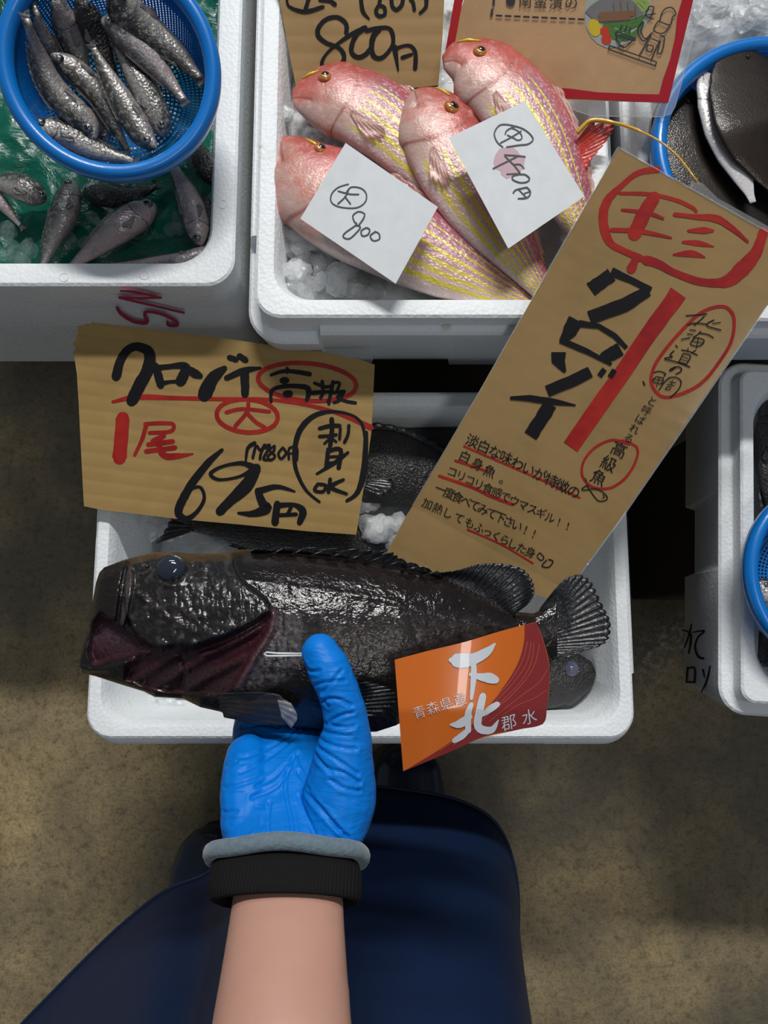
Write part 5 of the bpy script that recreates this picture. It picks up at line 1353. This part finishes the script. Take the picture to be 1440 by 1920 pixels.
CR = [[(640, 190), (720, 110)], [(650, 240), (720, 330), (800, 330)], [(700, 460), (760, 425), (860, 400), (960, 395)], [(710, 545), (800, 520), (850, 560)], [(745, 570), (850, 510), (940, 520), (1000, 560)],
      [(745, 680), (830, 675), (960, 700), (1020, 690)], [(740, 730), (850, 740), (1000, 750)], [(770, 780), (900, 820), (1030, 840)], [(690, 800), (760, 880), (850, 960), (960, 990), (1050, 1060)], [(700, 850), (800, 940), (880, 1000)],
      [(760, 830), (900, 900), (1040, 1000)], [(600, 960), (700, 1100), (850, 1260), (990, 1430)], [(570, 980), (560, 1100), (600, 1300), (640, 1420)], [(620, 1060), (760, 1200), (900, 1330), (980, 1400)], [(720, 1150), (830, 1240), (930, 1350)],
      [(640, 1190), (700, 1280), (770, 1390)], [(170, 800), (330, 770), (450, 780)], [(150, 940), (300, 930), (450, 880), (620, 790)], [(250, 1020), (400, 960), (520, 880), (640, 800)], [(350, 1160), (450, 1130), (530, 1080), (560, 1020)],
      [(370, 1100), (480, 1050), (590, 960)], [(130, 1000), (220, 960)], [(470, 1190), (480, 1300), (520, 1400)], [(380, 1210), (440, 1220), (450, 1300)], [(400, 1350), (480, 1380), (560, 1430)], [(180, 720), (300, 740)], [(560, 800), (640, 760), (740, 740)],
      [(940, 330), (860, 420), (820, 470)], [(1010, 600), (930, 620), (860, 660)], [(150, 1120), (260, 1090), (380, 1060)], [(160, 1260), (260, 1240)], [(1050, 1110), (960, 1090), (860, 1030)]]
CRW = [[P(380 + x * .28128, 1160 + y * .28128, .79 if x > 560 else .775) for x, y in c_] for c_ in CR]
CRX = [[(p.x * 1000, p.y * 1000) for p in c_] for c_ in CRW]     # millimetres on the glove


def crease_all(me, off):
    """pulled folds of thin rubber, pressed into the side of the hand that faces up"""
    n_ = len(me.vertices); co = np.empty(n_ * 3); me.vertices.foreach_get('co', co); co = co.reshape(-1, 3); no = np.empty(n_ * 3); me.vertex_normals.foreach_get('vector', no); no = no.reshape(-1, 3)
    x = (co[:, 0] + off.x) * 1000; y = (co[:, 1] + off.y) * 1000; up = np.clip(no[:, 2] * 1.6, 0, 1)
    d = np.zeros(n_)
    for k, c_ in enumerate(CRX):
        sm_c = [tuple(q_) for q_ in catmull(c_, 5)]
        ds = ldist(x, y, sm_c); amp = (0.8, 1.15, 0.9)[k % 3] * (1.5 if k in (8, 12) else 1.0)
        d += amp * (-0.0013 * np.exp(-(ds / 0.9) ** 2) + 0.00055 * np.exp(-((ds - 2.2) / 1.2) ** 2))
    nn_ = np.array([mnoise.noise(Vector((a * .055 + b * .03, b * .11 - a * .05, 2.0))) for a, b in zip(x, y)])
    co += no * (d * up + 0.0007 * nn_)[:, None]
    me.vertices.foreach_set('co', co.ravel()); me.update()


glove = blob('glove', g, 0.00125, 10, M['glove_blue'], person)
crease_all(glove.data, Vector(person.location))
tag(glove, 'blue nitrile glove')
# cuff: rolled grey band and black knitted sleeve end
k_ = MB()
def cuffring(py, z, a, b, tl_, n=40): c_ = P(536, py, z); U = Vector((0, sin(tl_), cos(tl_))); return [c_ + Vector((a * cos(2 * pi * i / n), 0, 0)) + U * (b * sin(2 * pi * i / n)) for i in range(n)]
k_.loft([cuffring(1612, .796, .0430, .0255, TH), cuffring(1616, .797, .0460, .0300, TH), cuffring(1640, .803, .0478, .0320, TH), cuffring(1672, .812, .0472, .0325, TH), cuffring(1690, .818, .0455, .0315, TH), cuffring(1694, .819, .0425, .0285, TH), cuffring(1680, .815, .0400, .026, TH)], False, False)
k_.build('knitted_cuff', M['knit'], person)
r_ = MB(); c_ = P(538, 1606, .795); U = Vector((0, sin(TH), cos(TH)))
r_.tube([c_ + Vector((0.0482 * cos(a), 0, 0)) + U * (0.0345 * sin(a)) + Vector((0.0, 0.0008 * sin(5 * a), 0)) for a in np.linspace(0, 2 * pi, 61)], 0.0054, 14, False)
r_.build('rolled_grey_band', M['rib_band'], person)
# body: forearm, upper arm, trunk, hips and legs as one skin
b_ = MB()
rings_tube(b_, [(P(538, 1600, .797), .0330, .022, TH), (P(540, 1690, .818), .0342, .0235, TH), (P(536, 1780, .838), .0355, .0260, TH), (P(532, 1860, .853), .0368, .030, TH), (P(528, 1940, .866), .0385, .0335, TH * .9), ((-.045, -.275, .885), .041, .037, TH * .8), ((-.025, -.330, .910), .043, .041, TH * .6)], 28)
limb(b_, [(-.03, -.325, .905), (-.005, -.365, .935), (.02, -.40, .99), (.075, -.45, 1.12), (.125, -.49, 1.27), (.135, -.505, 1.33)], [.040, .042, .044, .048, .052, .05])
for (c_, a, bb) in (((-.03, -.53, .82), .165, .11), ((-.03, -.525, .92), .145, .10), ((-.03, -.52, 1.02), .135, .098), ((-.03, -.52, 1.14), .150, .105), ((-.03, -.53, 1.26), .165, .10), ((-.03, -.54, 1.34), .12, .07)):
    b_.ellipsoid(c_, (a, bb, .085), 24, 12)
limb(b_, [(.07, -.51, .80), (.055, -.44, .52), (.040, -.41, .28), (.033, -.405, .09)], [.072, .058, .048, .038])
limb(b_, [(-.12, -.52, .80), (-.20, -.47, .52), (-.285, -.51, .28), (-.296, -.52, .09)], [.088, .064, .050, .038])
limb(b_, [(-.185, -.53, 1.30), (-.235, -.56, 1.15), (-.25, -.55, 1.00)], [.052, .047, .042])
def taut(p):
    e = 0.0
    for dx in (-0.004, 0.003): e += 0.0009 * math.exp(-((p.x - (P(540, 1690, .82).x + dx)) / 0.0016) ** 2) * sstep(-0.20, -0.155, p.y)
    return e
body = blob('body', b_, 0.0055, 6, M['skin'], person)
body.data.materials.clear(); body.data.materials.append(M['skin'])

# boots
m_plain('boot_rubber', (0.008, 0.022, 0.055), 0.28, coat=0.4)
m_plain('boot_sole', (0.02, 0.02, 0.02), 0.7)
for (tx_, ty_, ang, lx, ly) in ((P(764, 1396, .04).x, P(764, 1396, .04).y, 0.0, .040, -.285), (-.268, -.335, 0.15, -.255, -.47)):
    b2 = MB(); R_ = []
    fx, fy = sin(ang), cos(ang)
    for k, (d, hw, z1) in enumerate(((0.0, .012, .038), (-.008, .030, .052), (-.03, .046, .066), (-.07, .052, .078), (-.11, .047, .098), (-.15, .044, .120), (-.20, .044, .125), (-.25, .038, .115), (-.27, .020, .09))):
        c_ = Vector((tx_ + fx * d, ty_ + fy * d, 0)); R_.append([c_ + Vector((fy, -fx, 0)) * (hw * 1.14 * cos(2 * pi * i / 20)) + Vector((0, 0, 0.014 + z1 / 2 + (z1 / 2 - .002) * sin(2 * pi * i / 20))) for i in range(20)])
    b2.loft(R_, True, True)
    sx_, sy_ = tx_ + fx * -.19, ty_ + fy * -.19
    limb(b2, [(sx_, sy_, .07), (sx_, sy_ - .005, .18), (sx_ + (.0), sy_ - .01, .36)], [.044, .050, .060], 20)
    bo = blob('boot', b2, 0.005, 4, M['boot_rubber'], person)
    b3 = MB(); b3.loft([[r__ + Vector((0, 0, zz_)) for r__ in [Vector((tx_ + fx * d + fy * h_, ty_ + fy * d - fx * h_, 0)) for d, h_ in ((0.002, 0), (-.006, .022), (-.03, .046), (-.08, .052), (-.15, .045), (-.25, .040), (-.27, .02), (-.27, -.02), (-.25, -.040), (-.15, -.045), (-.08, -.052), (-.03, -.046), (-.006, -.022))]] for zz_ in (0.0, 0.018)], True, True)
    b3.build('sole', M['boot_sole'], bo)

# waterproof apron: one draped sheet from chest to shin
HEM = [(.150, -.62), (.162, -.50), (.170, -.40), (.168, -.325), (.147, -.268), (.100, -.238), (.03, -.226), (-.05, -.222), (-.125, -.226), (-.175, -.240), (-.202, -.285), (-.250, -.330), (-.308, -.368), (-.360, -.410), (-.42, -.47), (-.50, -.56), (-.56, -.66)]
WST = [(.125, -.66), (.130, -.56), (.118, -.48), (.090, -.425), (.060, -.400), (.030, -.388), (.0, -.382), (-.03, -.380), (-.06, -.382), (-.09, -.388), (-.115, -.396), (-.14, -.408), (-.16, -.42), (-.18, -.44), (-.195, -.48), (-.205, -.55), (-.20, -.66)]
CH = [(.105, -.62), (.108, -.52), (.100, -.46), (.080, -.430), (.055, -.415), (.030, -.408), (.0, -.404), (-.03, -.402), (-.06, -.404), (-.09, -.408), (-.11, -.414), (-.13, -.425), (-.145, -.44), (-.155, -.46), (-.165, -.49), (-.17, -.54), (-.17, -.62)]
hm, ws, ch = catmull(HEM, 8), catmull(WST, 8), catmull(CH, 8)
n = len(hm); rows = 70; v = []
for j in range(rows + 1):
    u = j / rows; z = 0.265 + u * 1.0
    for i in range(n):
        if z < 1.0:
            k = (z - 0.265) / 0.735; k = k ** 0.80; p = hm[i] * (1 - k) + ws[i] * k
        else: k = (z - 1.0) / 0.265; p = ws[i] * (1 - k) + ch[i] * k
        fold_ = (1 - u) * (0.0025 * sin(i * 0.11 + 2.2 * u) + 0.0022 * mnoise.noise(Vector((i * 0.05, z * 3, 2))))
        deep = -0.016 * math.exp(-((i - 86) / 4.5) ** 2) * (1 - u) ** 0.6
        a, b__ = hm[max(i - 1, 0)], hm[min(i + 1, n - 1)]; tx2, ty2 = (b__ - a) / np.hypot(*(b__ - a))
        nx_, ny_ = ty2, -tx2
        z_ = z + (0.012 * sin(i * 0.06) * (1 - u) ** 4)
        v.append((p[0] + nx_ * (fold_ + deep), p[1] + ny_ * (fold_ + deep), z_))
f = [(j * n + i, j * n + i + 1, (j + 1) * n + i + 1, (j + 1) * n + i) for j in range(rows) for i in range(n - 1)]
t = NT('apron_navy'); n1 = t.noise(7, 5, 0.6); n2 = t.noise(260, 2)
t.set(color=t.mix(n1, (0.004, 0.014, 0.052), (0.007, 0.022, 0.070)), rough=0.55, spec=0.3, coat=0.05, coat_rough=0.4); b = t.bump(n1, 0.25, 0.010); t.bump(n2, 0.1, 0.0006, b); M['apron_navy'] = t.m
ap = mesh('apron', v, f, M['apron_navy'], person)
md = ap.modifiers.new('thickness', 'SOLIDIFY'); md.thickness = 0.0015; md.offset = 0
mb = MB(); mb.tube([Vector(v[i]) for i in range(n)], 0.0022, 8); mb.build('hem', M['apron_navy'], ap)
# dark shirt and trousers hugging the trunk and legs
m_plain('dark_cloth', (0.010, 0.011, 0.014), 0.85)
c2 = MB()
for (c_, a, bb) in (((-.03, -.54, .82), .150, .10), ((-.03, -.525, .92), .155, .108), ((-.03, -.52, 1.02), .145, .106), ((-.03, -.52, 1.14), .160, .113), ((-.03, -.53, 1.26), .175, .108)):
    c2.ellipsoid(c_, (a, bb, .088), 24, 12)
limb(c2, [(.07, -.51, .80), (.055, -.44, .52), (.040, -.41, .34)], [.080, .066, .056])
limb(c2, [(-.12, -.52, .80), (-.20, -.47, .52), (-.28, -.505, .34)], [.096, .072, .056])
limb(c2, [(-.185, -.53, 1.30), (-.235, -.56, 1.15), (-.25, -.55, 1.04)], [.060, .054, .050])
limb(c2, [(.05, -.43, 1.06), (.075, -.45, 1.12), (.125, -.49, 1.27), (.130, -.505, 1.32)], [.054, .055, .060, .058])
blob('clothing', c2, 0.007, 5, M['dark_cloth'], person)
